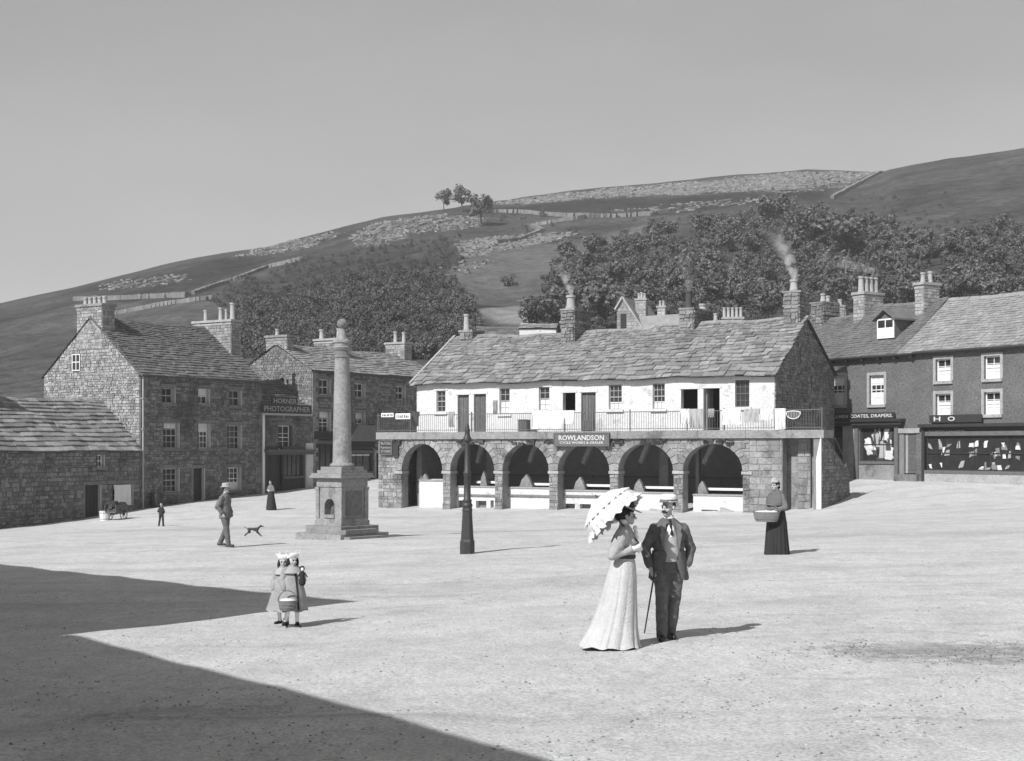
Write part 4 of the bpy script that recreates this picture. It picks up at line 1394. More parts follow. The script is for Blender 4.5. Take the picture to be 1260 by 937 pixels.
# photographer's low shop
ph = thing('photographer_shop', 'low shop squeezed between the tall house and the shop house under a big roof sign', 'shop', T, -.6)
PW = T.rect(342.5, 358, 524, 553)
PSH = T.rect(327.5, 373, 560, 607)
zS = PSH[3]
mb = MB()
PS = (PSH[0], PSH[1], -.55, zS)
sheet(mb, 10.37, 15.33, -2, 4.55, -.01, [PW, PS], .35)
mb.build('front_wall', M['mortar_dark'], ph)
facade_stones(ph, 10.37, 15.33, zS + .55, 4.5, -.01, [PW], 'stone_dark')
pitched(ph, 10.38, 15.32, 6.0, -2, 4.6, 6.65, 2.7, 'rubble', 'rubble', slm='slate_mid', c=(.32, .22), ends=(0, 0))
window(ph, PW, -.01, 2, 3, .18)
m1 = MB()
m1.box(10.5, 15.2, -.5, .0, zS + .22, zS + .34); m1.box(10.6, 15.1, -.42, .0, zS + .02, zS + .22, .8)
m1.build('shop_cornice', M['wood_mid'], ph)
x0, x1 = PSH[0], PSH[1]
door(ph, (x0 + .1, x0 + 1.5, -.5, 2.0), -.01, .2, 'wood_dark', 4, None)
window(ph, (x0 + 1.75, x1 - .1, .35, 2.1), -.01, 4, 1, .1, fm='wood_dark', sillm='wood_mid')
m1 = MB()
m1.box(x0 + 1.6, x1, .03, .12, -.8, .33); m1.box(x0 + 1.55, x0 + 1.72, .0, .2, -.8, 2.2, .9); m1.box(x0 - .02, x0 + .08, .0, .2, -.8, 2.2, .9)
m1.box(x0, x1, .02, .12, 2.14, zS)
m1.build('stall_riser', M['wood_dark'], ph)
m1 = MB()
m1.box(10.4, 10.58, -.1, .0, -1.2, 4.4)
m1.build('painted_jamb', M['white_paint'], ph)
m1 = MB()
m1.box(14.62, 15.3, -.14, .0, -.9, 2.55)  # pier in plain white
tag(m1.build('pilaster', M['white_lime'], ph), 'white wall pier')
gutter(ph, 10.4, 15.3, -.1, 4.42)
a, b = T.on(321.8, 503, -.3), T.on(382.5, 511, -.3)
za, zb2 = T.on(350, 509, -.3)[1], T.on(350, 498, -.3)[1]
t = thing('roof_sign', 'two-tier dark roof sign reading HORNER PHOTOGRAPHER over the low shop', 'sign', loc=T.w((a[0] + b[0]) / 2, -.3, za), rot=T.rot)
w = (b[0] - a[0]) / 2
h1 = zb2 - za
mb = MB()
mb.box(-w, w, -.06, 0, 0, h1); mb.box(-w * .62, w * .42, -.06, 0, h1 + .01, h1 * 1.85)
mb.build('sign_board', M['wood_dark'], t)
mb = MB()
mb.box(-w - .05, w + .05, -.14, .02, -.14, -.002)
mb.build('sign_rail', M['wood_pale'], t)
text('PHOTOGRAPHER', t, 0, -.065, h1 * .2, w * 1.86, h1 * .62, 'letter_dim')
text('HORNER', t, -w * .1, -.065, h1 * 1.12, w * .92, h1 * .56, 'letter_dim')
mb = MB()
for x in (-w * .8, 0, w * .8): mb.bar((x, .0, .1), (x, .9, .45), .06, .06)
mb.build('sign_stay', M['iron'], t)

# shop house behind the monument
nh = thing('shop_house', 'three-storey stone house with two shop fronts behind the monument column', 'house', T, -.35)
NW = [T.rect(*q) for q in ((393, 406, 467, 486), (436.6, 448.4, 472, 489.5), (487.5, 498, 475.5, 492), (393, 406, 507, 533), (437.5, 448.4, 508.5, 534))]
NS = [T.rect(387.5, 411, 540, 594), T.rect(430, 458.5, 552, 592)]
NS = [(a, b, -.6, d) for a, b, c, d in NS]
NDr = T.rect(459.5, 465, 558, 593)
NDr = (NDr[0] + .3, NDr[1] + .3, -.4, NDr[3])
mb = MB()
sheet(mb, 15.35, 30, -2, 7.5, 0, NW + NS + [NDr], .35)
mb.build('front_wall', M['mortar_dark'], nh)
facade_stones(nh, 15.35, 30, -1.5, 7.4, 0, NW + NS + [NDr], 'stone_dark', ch=(.13, .25), sw=(.18, .5))
pitched(nh, 15.35, 30, 6.6, -2, 7.55, 9.25, 3.2, 'rubble', 'rubble', slm='slate_pale', c=(.36, .26), sw=(.35, .8), gholes=[(2.4, 3.4, 5.9, 7.1)])
for i, r in enumerate(NW): window(nh, r, 0, 2, 2 if i < 3 else 3, .2, blind=[(.72, .95)] if i > 2 else None)
jambs(nh, NW, 0)
quoins(nh, 15.36, 0, -.8, 7.4, 'stone', 1)
gutter(nh, 15.3, 30, -.14, 7.42)
for k, r in enumerate(NS):
    w_ = r[1] - r[0]
    window(nh, (r[0] + .1, r[1] - .1, .55, r[3] - .35), 0, 3, 1, .12, fm='wood_dark', sillm='wood_mid', blind=[(.86, .95)] if k else None)
    m1 = MB()
    m1.box(r[0], r[1], .1, .2, -1, .4); m1.box(r[0], r[1], .1, .2, r[3] - .33, r[3])
    m1.build('stall_riser', M['wood_dark'], nh)
    m1 = MB()
    m1.box(r[0] - .15, r[1] + .15, -.28, .0, r[3] - .02, r[3] + .1); m1.box(r[0] - .12, r[1] + .12, -.1, .0, r[3] + .1, r[3] + .5, .9)
    m1.build('shop_fascia', M['wood_dark'], nh)
r = NS[1]
m1 = MB()
xm = (r[0] + r[1]) / 2 + .3
m1.prism([(r[0] - .5, r[3] + .5), (r[1] + 1.4, r[3] + .5), (r[1] + .5, r[3] + 1.55), (r[0] + .4, r[3] + 1.7)], lambda x, z: (x, -.5, z), lambda x, z: (x, .0, z))
m1.build('shop_hood', M['slate_mid'], nh)
door(nh, NDr, 0, .25, 'wood_dark', 3, 'pale_stone')
m1 = MB()
m1.box(15.30, 15.32, 2.5, 3.3, 6.0, 7.0)
m1.build('gable_window', M['dark'], nh)
chimney(nh, 15.4, 16.1, 2.3, 4.2, 8.2, 9.85, [(15.75, 3.5, .5, .13, 'pot')], 'rubble_pale', 'stone')
chimney(nh, 20.6, 21.3, 2.1, 4.3, 8.4, 9.95, [(20.95, 2.3, .75, .17, 'pot'), (20.95, 3.9, .75, .17, 'pot')], 'rubble', 'pale_stone')
chimney(nh, 28.9, 29.8, 2.4, 4.2, 8.4, 10.2, [(29.35, 2.8, .8, .15, 'pot'), (29.35, 3.6, .9, .15, 'pot')], 'rubble_pale', 'pale_stone')

# ------------------------------------------------------------------ the drapers' row on the right
D = Frame((22.4, 72.9), (.559, -.829))
dh = thing('drapers_shop', "drapers' shop of dark roughcast with a slate roof and one gabled dormer", 'shop', D, .55)
DW = [D.rect(1023, 1039.5, 462.5, 498.5), D.rect(1070, 1088, 462, 498)]
DS = D.rect(1058, 1101, 524, 570)
DDo = D.rect(1103.5, 1131.5, 533.5, 580)
DDo = (DDo[0], DDo[1], .75, DDo[3])
DDl = (D.on(1021, 550)[0], D.on(1037, 550)[0], .45, D.on(1030, 524.5)[1])
XL, XR = -8.4, -2.1
mb = MB()
sheet(mb, XL, XR, -1, 7.22, 0, DW + [DS, DDo, DDl], .32)
mb.build('front_wall', M['render'], dh)
XRR = -3.25
P, L = pitched(dh, XL, XRR, 8, -1, 7.25, 10.3, 4.0, 'rubble', 'rubble', slm='slate_mid', c=(.24, .17), sw=(.22, .4), th=.022, ends=(1, 0), tv=.12)
for i, r in enumerate(DW): window(dh, r, 0, 3, 4, .12, surround='pale_stone', blind=[(.66, .97), (.03, .42)], sillm='pale_stone')
gutter(dh, XL, XR, -.2, 7.16)
for k in range(6):
    m1 = MB()
    x = XL + .5 + k * 1.13
    m1.box(x - .07, x + .07, -.3, .0, 6.98, 7.12)
    m1.build('gutter_bracket', M['iron'], dh)
# shop front
m1 = MB()
zc0, zc1 = D.on(1060, 522)[1], D.on(1060, 516.5)[1]
xe = D.on(1110, 518, -.3)[0]
m1.box(XL - .5, xe, -.42, .0, zc0 + .12, zc1); m1.box(XL - .5, xe - .1, -.3, .0, zc0 - .08, zc0 + .08, 1)
m1.box(XL - .5, xe - .06, -.36, .0, zc0 + .07, zc0 + .13, 3)
m1.build('shop_cornice', M['wood_dark'], dh)
window(dh, (DS[0] + .12, DS[1] - .1, DS[2] + .1, DS[3] - .12), 0, 3, 1, .08, fm='wood_dark', sillm='wood_mid')
m1 = MB()
m1.box(DS[0] - .02, DS[1] + .02, -.05, .0, -.2, DS[2] - .1)
m1.build('stall_riser', M['stone'], dh)
for a, b in ((DS[0] - .32, DS[0] - .05), (DS[1] + .05, DS[1] + .3)):
    m1 = MB()
    m1.box(a, b, -.12, .0, -.2, zc0 - .1)
    m1.build('pilaster', M['wood_mid'], dh)
m1 = MB()
m1.box(DDl[1] + .05, DS[0] - .36, -.07, .0, -.2, zc0 - .09)
tag(m1.build('pale_wall_panel', M['pale_stone'], dh), 'smooth pale stone wall panel beside the shop window')
door(dh, DDl, 0, .2, 'wood_mid', 3, None)
m1 = MB()
m1.box(DDl[0], DDl[1], .15, .19, DDl[3] - .62, DDl[3] - .02)
m1.build('fanlight', M['glass'], dh)
# double shutter door with a pale strip, pale lintel and dark step
xm = DDo[0] + (DDo[1] - DDo[0]) * .42
for a, b in ((DDo[0] + .03, xm - .06), (xm + .07, DDo[1] - .03)):
    m1 = MB()
    m1.box(a, b, .05, .12, DDo[2] + .15, DDo[3]); m1.box(a + .1, b - .1, .03, .07, DDo[2] + .3, DDo[2] + 1.0, .8); m1.box(a + .1, b - .1, .03, .07, DDo[2] + 1.15, DDo[3] - .15, .8)
    m1.build('shutter_leaf', M['wood_mid'], dh)
m1 = MB()
m1.box(xm - .05, xm + .06, .04, .1, DDo[2] + .15, DDo[3])
m1.build('door_strip', M['wood_pale'], dh)
m1 = MB()
m1.box(DDo[0] - .05, DDo[1] + .05, -.08, .0, DDo[3] + .01, DDo[3] + .26)
m1.build('door_lintel', M['pale_stone'], dh)
m1 = MB()
m1.box(DDo[0], DDo[1], -.25, .1, .2, DDo[2] + .1)
m1.build('doorstep', M['stone_dark'], dh)
m1 = MB()                                        # draped linens, hats and parcels shown in the window
rr = random.Random(3)
for k in range(36):
    x = rr.uniform(DS[0] + .3, DS[1] - .35)
    z = rr.uniform(DS[2] + .15, DS[3] - .75)
    w1, w2, hh, a = rr.uniform(.06, .26), rr.uniform(.02, .24), rr.uniform(.25, .75), rr.uniform(-.12, .12)
    m1.prism([(x - w1, z), (x + w1, z), (x + w1 * .8 + a, z + hh * .5), (x + w2 + a * 2, z + hh), (x + a * 2, z + hh * 1.12), (x - w2 + a * 2, z + hh), (x - w1 * .9 + a, z + hh * .45)], lambda u, v: (u, .087 + .0011 * k, v), lambda u, v: (u, .12 + .0011 * k, v), rr.choice((1, 1, 1, .9, .1, .6)))
m1.build('window_display', M['cloth_white'], dh, kind='stuff')
r = (D.on(1024.5, 512, -.15)[0], D.on(1100.5, 512, -.15)[0], D.on(1060, 516, -.15)[1], D.on(1060, 508.5, -.15)[1])
t, w, h = board('long black fascia sign reading COATES DRAPERS above the shop cornice', D, r, -.1, .06, 'wood_dark', border=None)
text('LLMEN COATES, DRAPERS.', t, 0, -.065, h * .24, w * 1.9, h * .56)
# dormer
ds = thing  # (dormer is a part of the house)
dp = D.on(1089, 404, 0.9)
xd0, xd1, zd0, zd1 = D.rect(1079.5, 1101, 392, 417, 1.0)
zd2 = D.on(1090, 384, 1.0)[1]
mb = MB()
ydf = 1.0
mb.prism([(xd0, zd0), (xd1, zd0), (xd1, zd1), ((xd0 + xd1) / 2, zd2), (xd0, zd1)], lambda x, z: (x, ydf, z), lambda x, z: (x, 3.6, z + .01))
dm = mb.build('dormer', M['render'], dh)
m1 = MB()
xc = (xd0 + xd1) / 2
for sg in (-1, 1):
    q0, q1 = Vector((xc, 0, zd2 + .08)), Vector((xc + sg * ((xd1 - xd0) / 2 + .22), 0, zd1 - .13))
    m1.prism([(q0.x, q0.z), (q1.x, q1.z), (q1.x, q1.z + .1), (q0.x, q0.z + .1)], lambda x, z: (x, ydf - .25 - .002 * sg, z), lambda x, z: (x, 3.9, z), 1)
m1.build('dormer_roof', M['slate_mid'], dm)
m1 = MB()
m1.box(xd0 + .02, xd1 - .02, ydf - .05, ydf - .004, zd0 + .02, zd1 - .02)
m1.build('dormer_window', M['white_paint'], dm)
m1 = MB()
for a, b in ((xd0 + .1, xc - .04), (xc + .04, xd1 - .1)): m1.box(a, b, ydf - .064, ydf - .048, zd0 + (zd1 - zd0) * .55, zd1 - .1)
m1.build('glass', M['glass'], dm)
m1 = MB()
for a, b in ((xd0 + .1, xc - .04), (xc + .04, xd1 - .1)): m1.box(a, b, ydf - .062, ydf - .047, zd0 + .12, zd0 + (zd1 - zd0) * .5)
m1.build('blind', M['cloth_white'], dm)
chimney(dh, XL - 1.0, XL - .2, 3.2, 4.8, 9.4, 11.1, [(XL - .6, 3.4 + .4 * k, .95, .17, 'pot') for k in range(4)], 'pale_stone', 'pale_stone')
# right-hand neighbour
rh = thing('end_shop', 'right-hand end shop with a lighter slate roof and black glazed front', 'shop', D, .55)
RW = [D.rect(1152, 1170.5, 442, 469), D.rect(1152, 1170.5, 485, 511.5)]
dxs = RW[0][1] - RW[0][0]
RW += [(RW[0][0] + 3.0, RW[0][1] + 3.0, RW[0][2], RW[0][3]), (RW[1][0] + 3.0, RW[1][1] + 3.0, RW[1][2], RW[1][3])]
RS = (D.on(1136.5, 560)[0], 4.6, D.on(1150, 580)[1], D.on(1150, 526)[1])
mb = MB()
sheet(mb, XR, 12, -1, 7.28, -.02, RW + [RS], .3)
mb.build('front_wall', M['render'], rh)
pitched(rh, XRR + .01, 12, 8, -1, 7.3, 10.2, 4.0, 'rubble', 'rubble', slm='slate_pale', c=(.27, .2), sw=(.25, .5), th=.025, ends=(0, 1), tv=.15)
for r in RW: window(rh, r, -.02, 2, 3, .12, surround='pale_stone', blind=[(.03, .62)], sillm='pale_stone')
gutter(rh, XR, 12, -.2, 7.2)
window(rh, (RS[0] + .15, RS[1] - .1, RS[2] + .05, RS[3] - .45), -.02, 6, 1, .08, fm='wood_dark', sillm='wood_mid')
m1 = MB()
rr = random.Random(5)
for k in range(40):
    x = rr.uniform(RS[0] + .3, RS[1] - .3)
    z = rr.choice((RS[2] + .15, RS[2] + .75, RS[2] + 1.2))
    w1, w2, hh, a = rr.uniform(.04, .18), rr.uniform(.01, .16), rr.uniform(.1, .42), rr.uniform(-.08, .08)
    z += rr.uniform(-.1, .1)
    m1.prism([(x - w1, z), (x + w1, z + a), (x + w1 * .8 + a, z + hh * .5), (x + w2 + a * 2, z + hh), (x - w2 + a * 2, z + hh * .9), (x - w1 * .9 + a, z + hh * .45)], lambda u, v: (u, .066 + .001 * k, v), lambda u, v: (u, .09 + .001 * k, v), rr.choice((.9, .5, .3, 1)))
m1.build('window_display', M['cloth_white'], rh, kind='stuff')
m1 = MB()
m1.box(RS[0], RS[1], .0, .1, RS[3] - .42, RS[3]); m1.box(RS[0] - .15, RS[1] + .15, -.3, -.022, RS[3] + .0, RS[3] + .16); m1.box(RS[0] - .05, RS[0] + .12, -.12, -.022, -.2, RS[3] - .01)
m1.build('shop_fascia', M['wood_dark'], rh)
m1 = MB()
m1.box(RS[0] - .02, RS[1], -.09, -.022, -.3, RS[2] + .02)
m1.build('stall_riser', M['pale_stone'], rh)
text('PAPERHANGER', rh, RS[0] + 1.5, -.03, RS[3] - .33, 2.3, .17, 'letter_dim')
chimney(dh, -4.65, -4.05, 2.9, 4.2, 9.0, 11.2, [(-4.35, 3.2, .6, .13, 'pot'), (-4.35, 3.8, .7, .13, 'pot')], 'pale_stone', 'pale_stone')
r = (D.on(1144.5, 516, -.2)[0], 2.2, D.on(1155, 520.3, -.2)[1], D.on(1155, 511, -.2)[1])
t, w, h = board('black sign with big pale letters HO above the right-hand shop window', D, r, -.2, .06, 'wood_dark', border=None)
text('H', t, -w + .5, -.065, h * .2, .42, h * .6)
text('O', t, -w + 1.4, -.065, h * .2, .45, h * .6)
# left-hand neighbour, mostly behind the market building
lh = thing('rear_house', "slate-roofed house joined to the left of the drapers' shop behind the market gable", 'house', D, .55)
mb = MB()
sheet(mb, -17, XL - .01, -1, 7.0, .06, [], .3)
mb.build('front_wall', M['render'], lh)
pitched(lh, -17, XL - .02, 8, -1, 7.1, 9.9, 4.0, 'rubble', 'rubble', slm='slate_mid', c=(.24, .17), sw=(.22, .4), th=.022, ends=(1, 0), tv=.12)
chimney(lh, -12.9, -12.0, 3.4, 4.8, 9.0, 10.9, [(-12.45, 3.9, .5, .15, 'pot')], 'rubble', 'stone', True)

# ------------------------------------------------------------------ roofs and chimneys behind the market building
def back_house(label, px, Y, rot, w, dpt, ze, zr, zb_=0.0, chim=(), gwin=False, slm='slate_mid', gm_='rubble_pale'):
    X = (px - HX) / FPX * Y
    f = Frame((X, Y), (math.cos(rot), math.sin(rot)))
    t = thing('house', label, 'house', f, zb_)
    mb = MB()
    sheet(mb, 0, w, zb_ - 2, ze, 0, [], .3)
    mb.build('front_wall', M['rubble'], t)
    pitched(t, 0, w, dpt, zb_ - 2, ze, zr, dpt / 2, 'rubble', gm_, slm=slm, c=(.4, .3), sw=(.5, 1.0), th=.04)
    for c in chim: chimney(t, *c)
    return t, f
zz = lambda py, Y: CAMZ + (HY - py) * Y / FPX
# pointed gable house: its gable faces the camera
Y = 118.0
X = (777 - HX) / FPX * Y
gh = thing('gable_house', 'pointed gabled house with a small window showing over the market roof', 'house', loc=(X, Y, 1.0), rot=-.35)
ZB[gh.name] = 1.0
zap, zev = zz(366, Y), zz(402, Y)
mb = MB()
mb.prism([(-1.25, 0), (1.6, 0), (1.6, zev - 1.2), (-.75, zap), (-1.25, zap - .8)], lambda x, z: (x, 0, z), lambda x, z: (x, 7, z))
mb.build('wall', M['mortar'], gh)
mb = MB()
stones(mb, [(-1.23, 5), (1.55, 5), (1.55, zev - 1.15), (-.75, zap - .05), (-1.23, zap - .85)], lambda u, v, d: (u, -d, v), [(-.95, -.4, zap - 2.6, zap - 1.3)], [], (.2, .3), (.3, .6), .03)
mb.build('gable_stone', M['rubble_pale'], gh, kind='stuff')
mb = MB()
mb.box(-.92, -.45, -.04, .0, zap - 2.55, zap - 1.35)
mb.build('gable_window', M['dark'], gh)
mb = MB()
mb.bar((-.75, -.1, zap + .05), (1.75, -.1, zev - 1.35), .26, .14); mb.bar((-.75, -.1, zap + .05), (-1.4, -.1, zap - 1.0), .26, .14)
mb.build('verge_coping', M['pale_stone'], gh)
mb = MB()
mb.add([(-.75, .0, zap + .1), (-.75, 9, zap + .1), (1.8, 9, zev - 1.35), (1.8, .0, zev - 1.35)], [(0, 1, 2, 3)])
mb.add([(.2, 1.2, zap - 1.5), (4, 1.2, zap - 1.4), (4, -1.2, zev - .8), (.9, -1.2, zev - .8)], [(0, 1, 2, 3)], 1)
mb.build('roof', M['slate_pale'], gh)
chimney(gh, -.1, .8, 1.6, 2.3, zap - 2.6, zap - .1, [(.12, 2.0, .5, .12, 'pot'), (.35, 2.0, .6, .12, 'pot'), (.6, 2.0, .5, .12, 'pot')], 'pale_stone', 'pale_stone')
chimney(gh, 1.85, 2.5, 1.4, 2.0, zap - 2.4, zap - .8, [(2.02, 1.7, .5, .11, 'pot'), (2.3, 1.7, .5, .11, 'pot')], 'pale_stone', 'pale_stone')
Y = 112.0
t, f = back_house('low slate roof with a crowded row of chimney pots right of the rubble stack', 858, Y, -.15, 9, 7, zz(425, Y), zz(404, Y), .5)
ztop = zz(389, Y)
chimney(t, .3, 1.75, 3.0, 3.9, zz(410, Y), ztop - .35, [(.5 + .45 * k, 3.4, .75, .17, 'pot') for k in range(3)], 'pale_stone', 'pale_stone')
chimney(t, 1.95, 3.6, 3.0, 3.9, zz(410, Y), ztop, [(2.1 + .33 * k, 3.4, .85, .13, 'pot') for k in range(5)], 'pale_stone', 'pale_stone')
Y = 104.0
t, f = back_house('house behind the market gable with a low rubble chimney stack', 985, Y, -.5, 7, 6, zz(420, Y), zz(405, Y), .6)
chimney(t, .8, 2.6, 2.4, 3.4, zz(408, Y), zz(376, Y), [(1.2, 2.9, .8, .16, 'pot'), (2.1, 2.9, .5, .16, 'pot')], 'rubble', 'stone', True)
Y = 135.0
t, f = back_house('dark barn roof behind the market ridge below the pale field', 590, Y, .1, 6.5, 6, zz(422, Y), zz(401, Y), 1.5)
t, f = back_house('small white walled outhouse left of the second market chimney', 640, 128.0, -.1, 3.2, 3, zz(404.5, 128), zz(399, 128), 2.0, slm='slate_pale')
mb = MB()
mb.box(-.05, 3.25, -.12, -.05, 2.0, zz(404, 128))
mb.build('white_wall', M['white_lime'], t)

# ------------------------------------------------------------------ houses out of view on the left that shade the foreground
def corner_house(name, label, C0, d1, L1, dpt, ze, zr, zb_):
    n = math.hypot(*d1)
    d1 = (d1[0] / n, d1[1] / n)
    # facade runs from its far end to C0; the frame's x axis points along it with the inside behind
    f = Frame(C0, d1)
    t = thing(name, label, 'house', f, zb_)
    mb = MB()
    sheet(mb, 0, L1, zb_ - 1.5, ze, 0, [], .3)
    mb.build('front_wall', M['stone'], t)
    gp = [(.004, zb_ - 1.5), (dpt, zb_ - 1.5), (dpt, ze), (dpt / 2, zr), (.004, ze)]
    mb = MB()
    for x in (0.0, L1 - .3): mb.prism(gp, lambda y, z: (x, y, z), lambda y, z: (x + .3, y, z))
    mb.build('gable_wall', M['rubble'], t)
    mb = MB()
    mb.box(.3, L1 - .3, dpt - .3, dpt, zb_ - 1.5, ze)
    mb.build('back_wall', M['rubble'], t)
    mb = MB()
    mb.prism([(0, ze - .05), (dpt / 2, zr - .05), (dpt, ze - .05), (dpt, ze + .1), (dpt / 2, zr + .1), (0, ze + .1)], lambda y, z: (-.05, y, z), lambda y, z: (L1 + .05, y, z))
    mb.build('roof', M['slate_mid'], t)
    return t
sl = math.tan(SUN_EL)
sx, sy = math.sin(SUN_AZ), math.cos(SUN_AZ)
tip = at_ground(433, 741)
hA = 7.0
CA = (tip.x - sx * hA / sl, tip.y - sy * hA / sl)
corner_house('corner_house', 'stone house at the left edge of the square whose eave shades the foreground', CA, (-.72, .70), 14, 7, tip.z + hA, tip.z + hA + 1.6, tip.z)
e0, e1 = at_ground(60, 785), at_ground(345, 851)
CB0, CB1 = (e0.x - sx * hA / sl, e0.y - sy * hA / sl), (e1.x - sx * hA / sl, e1.y - sy * hA / sl)
dB = (CB1[0] - CB0[0], CB1[1] - CB0[1])
nB = math.hypot(*dB)
corner_house('near_house', 'stone house beside the camera whose eave shades the lower left corner', (CB0[0] + dB[0] / nB * 17, CB0[1] + dB[1] / nB * 17), (-dB[0], -dB[1]), 17, 6, e1.z + hA, e1.z + hA + 1.4, e1.z)

# ------------------------------------------------------------------ the market cross, a column on a panelled pedestal with a ball
mg = at_ground(421, 663)
mc = thing('market_cross', 'tall stone column with a ball finial on a panelled drinking-fountain pedestal', 'monument', loc=(mg.x, mg.y, mg.z), rot=math.radians(-40))
def part(fn, name, m, parent, smooth=False, kind=None):
    b = MB()
    fn(b)
    return b.build(name, M[m], parent, smooth, kind)
part(lambda b: b.box(-1.02, 1.02, -1.02, 1.02, -.6, .20), 'step', 'cross_stone', mc)
part(lambda b: b.box(-.80, .80, -.80, .80, .203, .42, .9), 'step', 'cross_stone', mc)
part(lambda b: (b.box(1.03, 1.30, -.9, .6, -.6, .13), b.box(.82, 1.06, -.85, .5, .204, .33)), 'side_step', 'stone', mc)
def body(b):
    arch_wall(b, -.53, .53, .42, 1.62, -.53, -.28, [(-.23, .23, 1.02, 1.26)], 10, 1.0, False)
    b.box(-.53, .53, -.27, .53, .42, 1.62)
part(body, 'pedestal', 'cross_stone', mc)
part(lambda b: (b.box(-.60, .60, -.60, .60, .423, .58), b.box(-.57, .57, -.57, .57, .58, .64)), 'pedestal_base', 'cross_stone', mc)
part(lambda b: b.box(-.225, .225, -.56, -.3, .66, .76), 'fountain_basin', 'stone', mc)
part(lambda b: b.box(-.2, .2, -.29, -.275, .7, 1.24), 'niche_back', 'stone_dark', mc)
def pil(b):
    for x0, x1 in ((-.58, -.44), (.44, .58)):
        b.box(x0, x1, -.575, -.532, .642, 1.60)
        b.box(.532, .575, x0, x1, .642, 1.60)
        b.box(x0 - .02, x1 + .02, -.59, -.531, 1.52, 1.60); b.box(.531, .59, x0 - .02, x1 + .02, 1.521, 1.601)
for k in range(2):
    x0, x1 = ((-.58, -.44), (.44, .58))[k]
    part(lambda b: (b.box(x0, x1, -.575, -.532, .642, 1.52), b.box(x0 - .02, x1 + .02, -.59, -.531, 1.522, 1.61)), 'pilaster', 'cross_stone', mc)
    part(lambda b: (b.box(.532, .575, x0 + .05 * (k == 0), x1 - .0, .642, 1.52), b.box(.531, .59, x0 + .05 * (k == 0), x1 + .02, 1.522, 1.61)), 'pilaster', 'cross_stone', mc)
part(lambda b: b.box(.532, .55, -.34, .34, .74, 1.48), 'panel', 'stone_dark', mc)
part(lambda b: (b.box(-.56, .56, -.56, .56, 1.622, 1.86), b.box(-.62, .62, -.62, .62, 1.86, 1.90)), 'frieze', 'cross_stone', mc)
part(lambda b: (b.box(-.72, .72, -.72, .72, 1.902, 1.97), b.box(-.68, .68, -.68, .68, 1.97, 2.04)), 'cornice', 'cross_stone', mc)
part(lambda b: (b.box(-.55, .55, -.55, .55, 2.043, 2.13), b.box(-.47, .47, -.47, .47, 2.13, 2.24)), 'column_plinth', 'cross_stone', mc)
part(lambda b: b.lathe([(.37, 2.242), (.39, 2.28), (.37, 2.33), (.32, 2.35), (.30, 2.40), (.292, 2.6), (.28, 3.4), (.262, 4.3), (.238, 5.3), (.228, 5.62), (.25, 5.64), (.25, 5.68), (.228, 5.70), (.226, 5.84)], 28), 'column', 'cross_stone', mc, True)
part(lambda b: b.lathe([(.23, 5.842), (.27, 5.88), (.30, 5.95), (.27, 5.98), (.27, 6.06), (.31, 6.10), (.30, 6.16), (.20, 6.20), (.15, 6.3), (.10, 6.48), (.09, 6.54)], 24), 'capital', 'stone', mc, True)
part(lambda b: b.lathe([(.165 * math.sin(PI * k / 12), 6.69 - .165 * math.cos(PI * k / 12)) for k in range(13)], 20), 'ball', 'stone', mc, True)

# ------------------------------------------------------------------ iron lamp post without its lantern
lg = at_ground(575, 682)
lp = thing('lamp_post', 'black cast-iron lamp post without a lantern on an octagonal base', 'lamp post', loc=lg)
part(lambda b: b.lathe([(.19, -.2), (.19, .30), (.165, .36), (.15, .6), (.125, 1.02), (.135, 1.06), (.12, 1.12)], 8, ph=PI / 8), 'post_base', 'iron', lp)
part(lambda b: b.lathe([(.115, 1.122), (.13, 1.16), (.13, 1.20), (.10, 1.24), (.115, 1.30), (.085, 1.34), (.08, 1.9), (.10, 1.94), (.10, 1.98), (.075, 2.02), (.06, 2.7)], 14), 'post_shaft', 'iron', lp, True)
part(lambda b: b.lathe([(.06, 2.702), (.10, 2.74), (.105, 2.80), (.07, 2.86), (.06, 2.95), (.075, 3.0), (.05, 3.06), (.055, 3.10), (.02, 3.17)], 14), 'post_head', 'iron', lp, True)

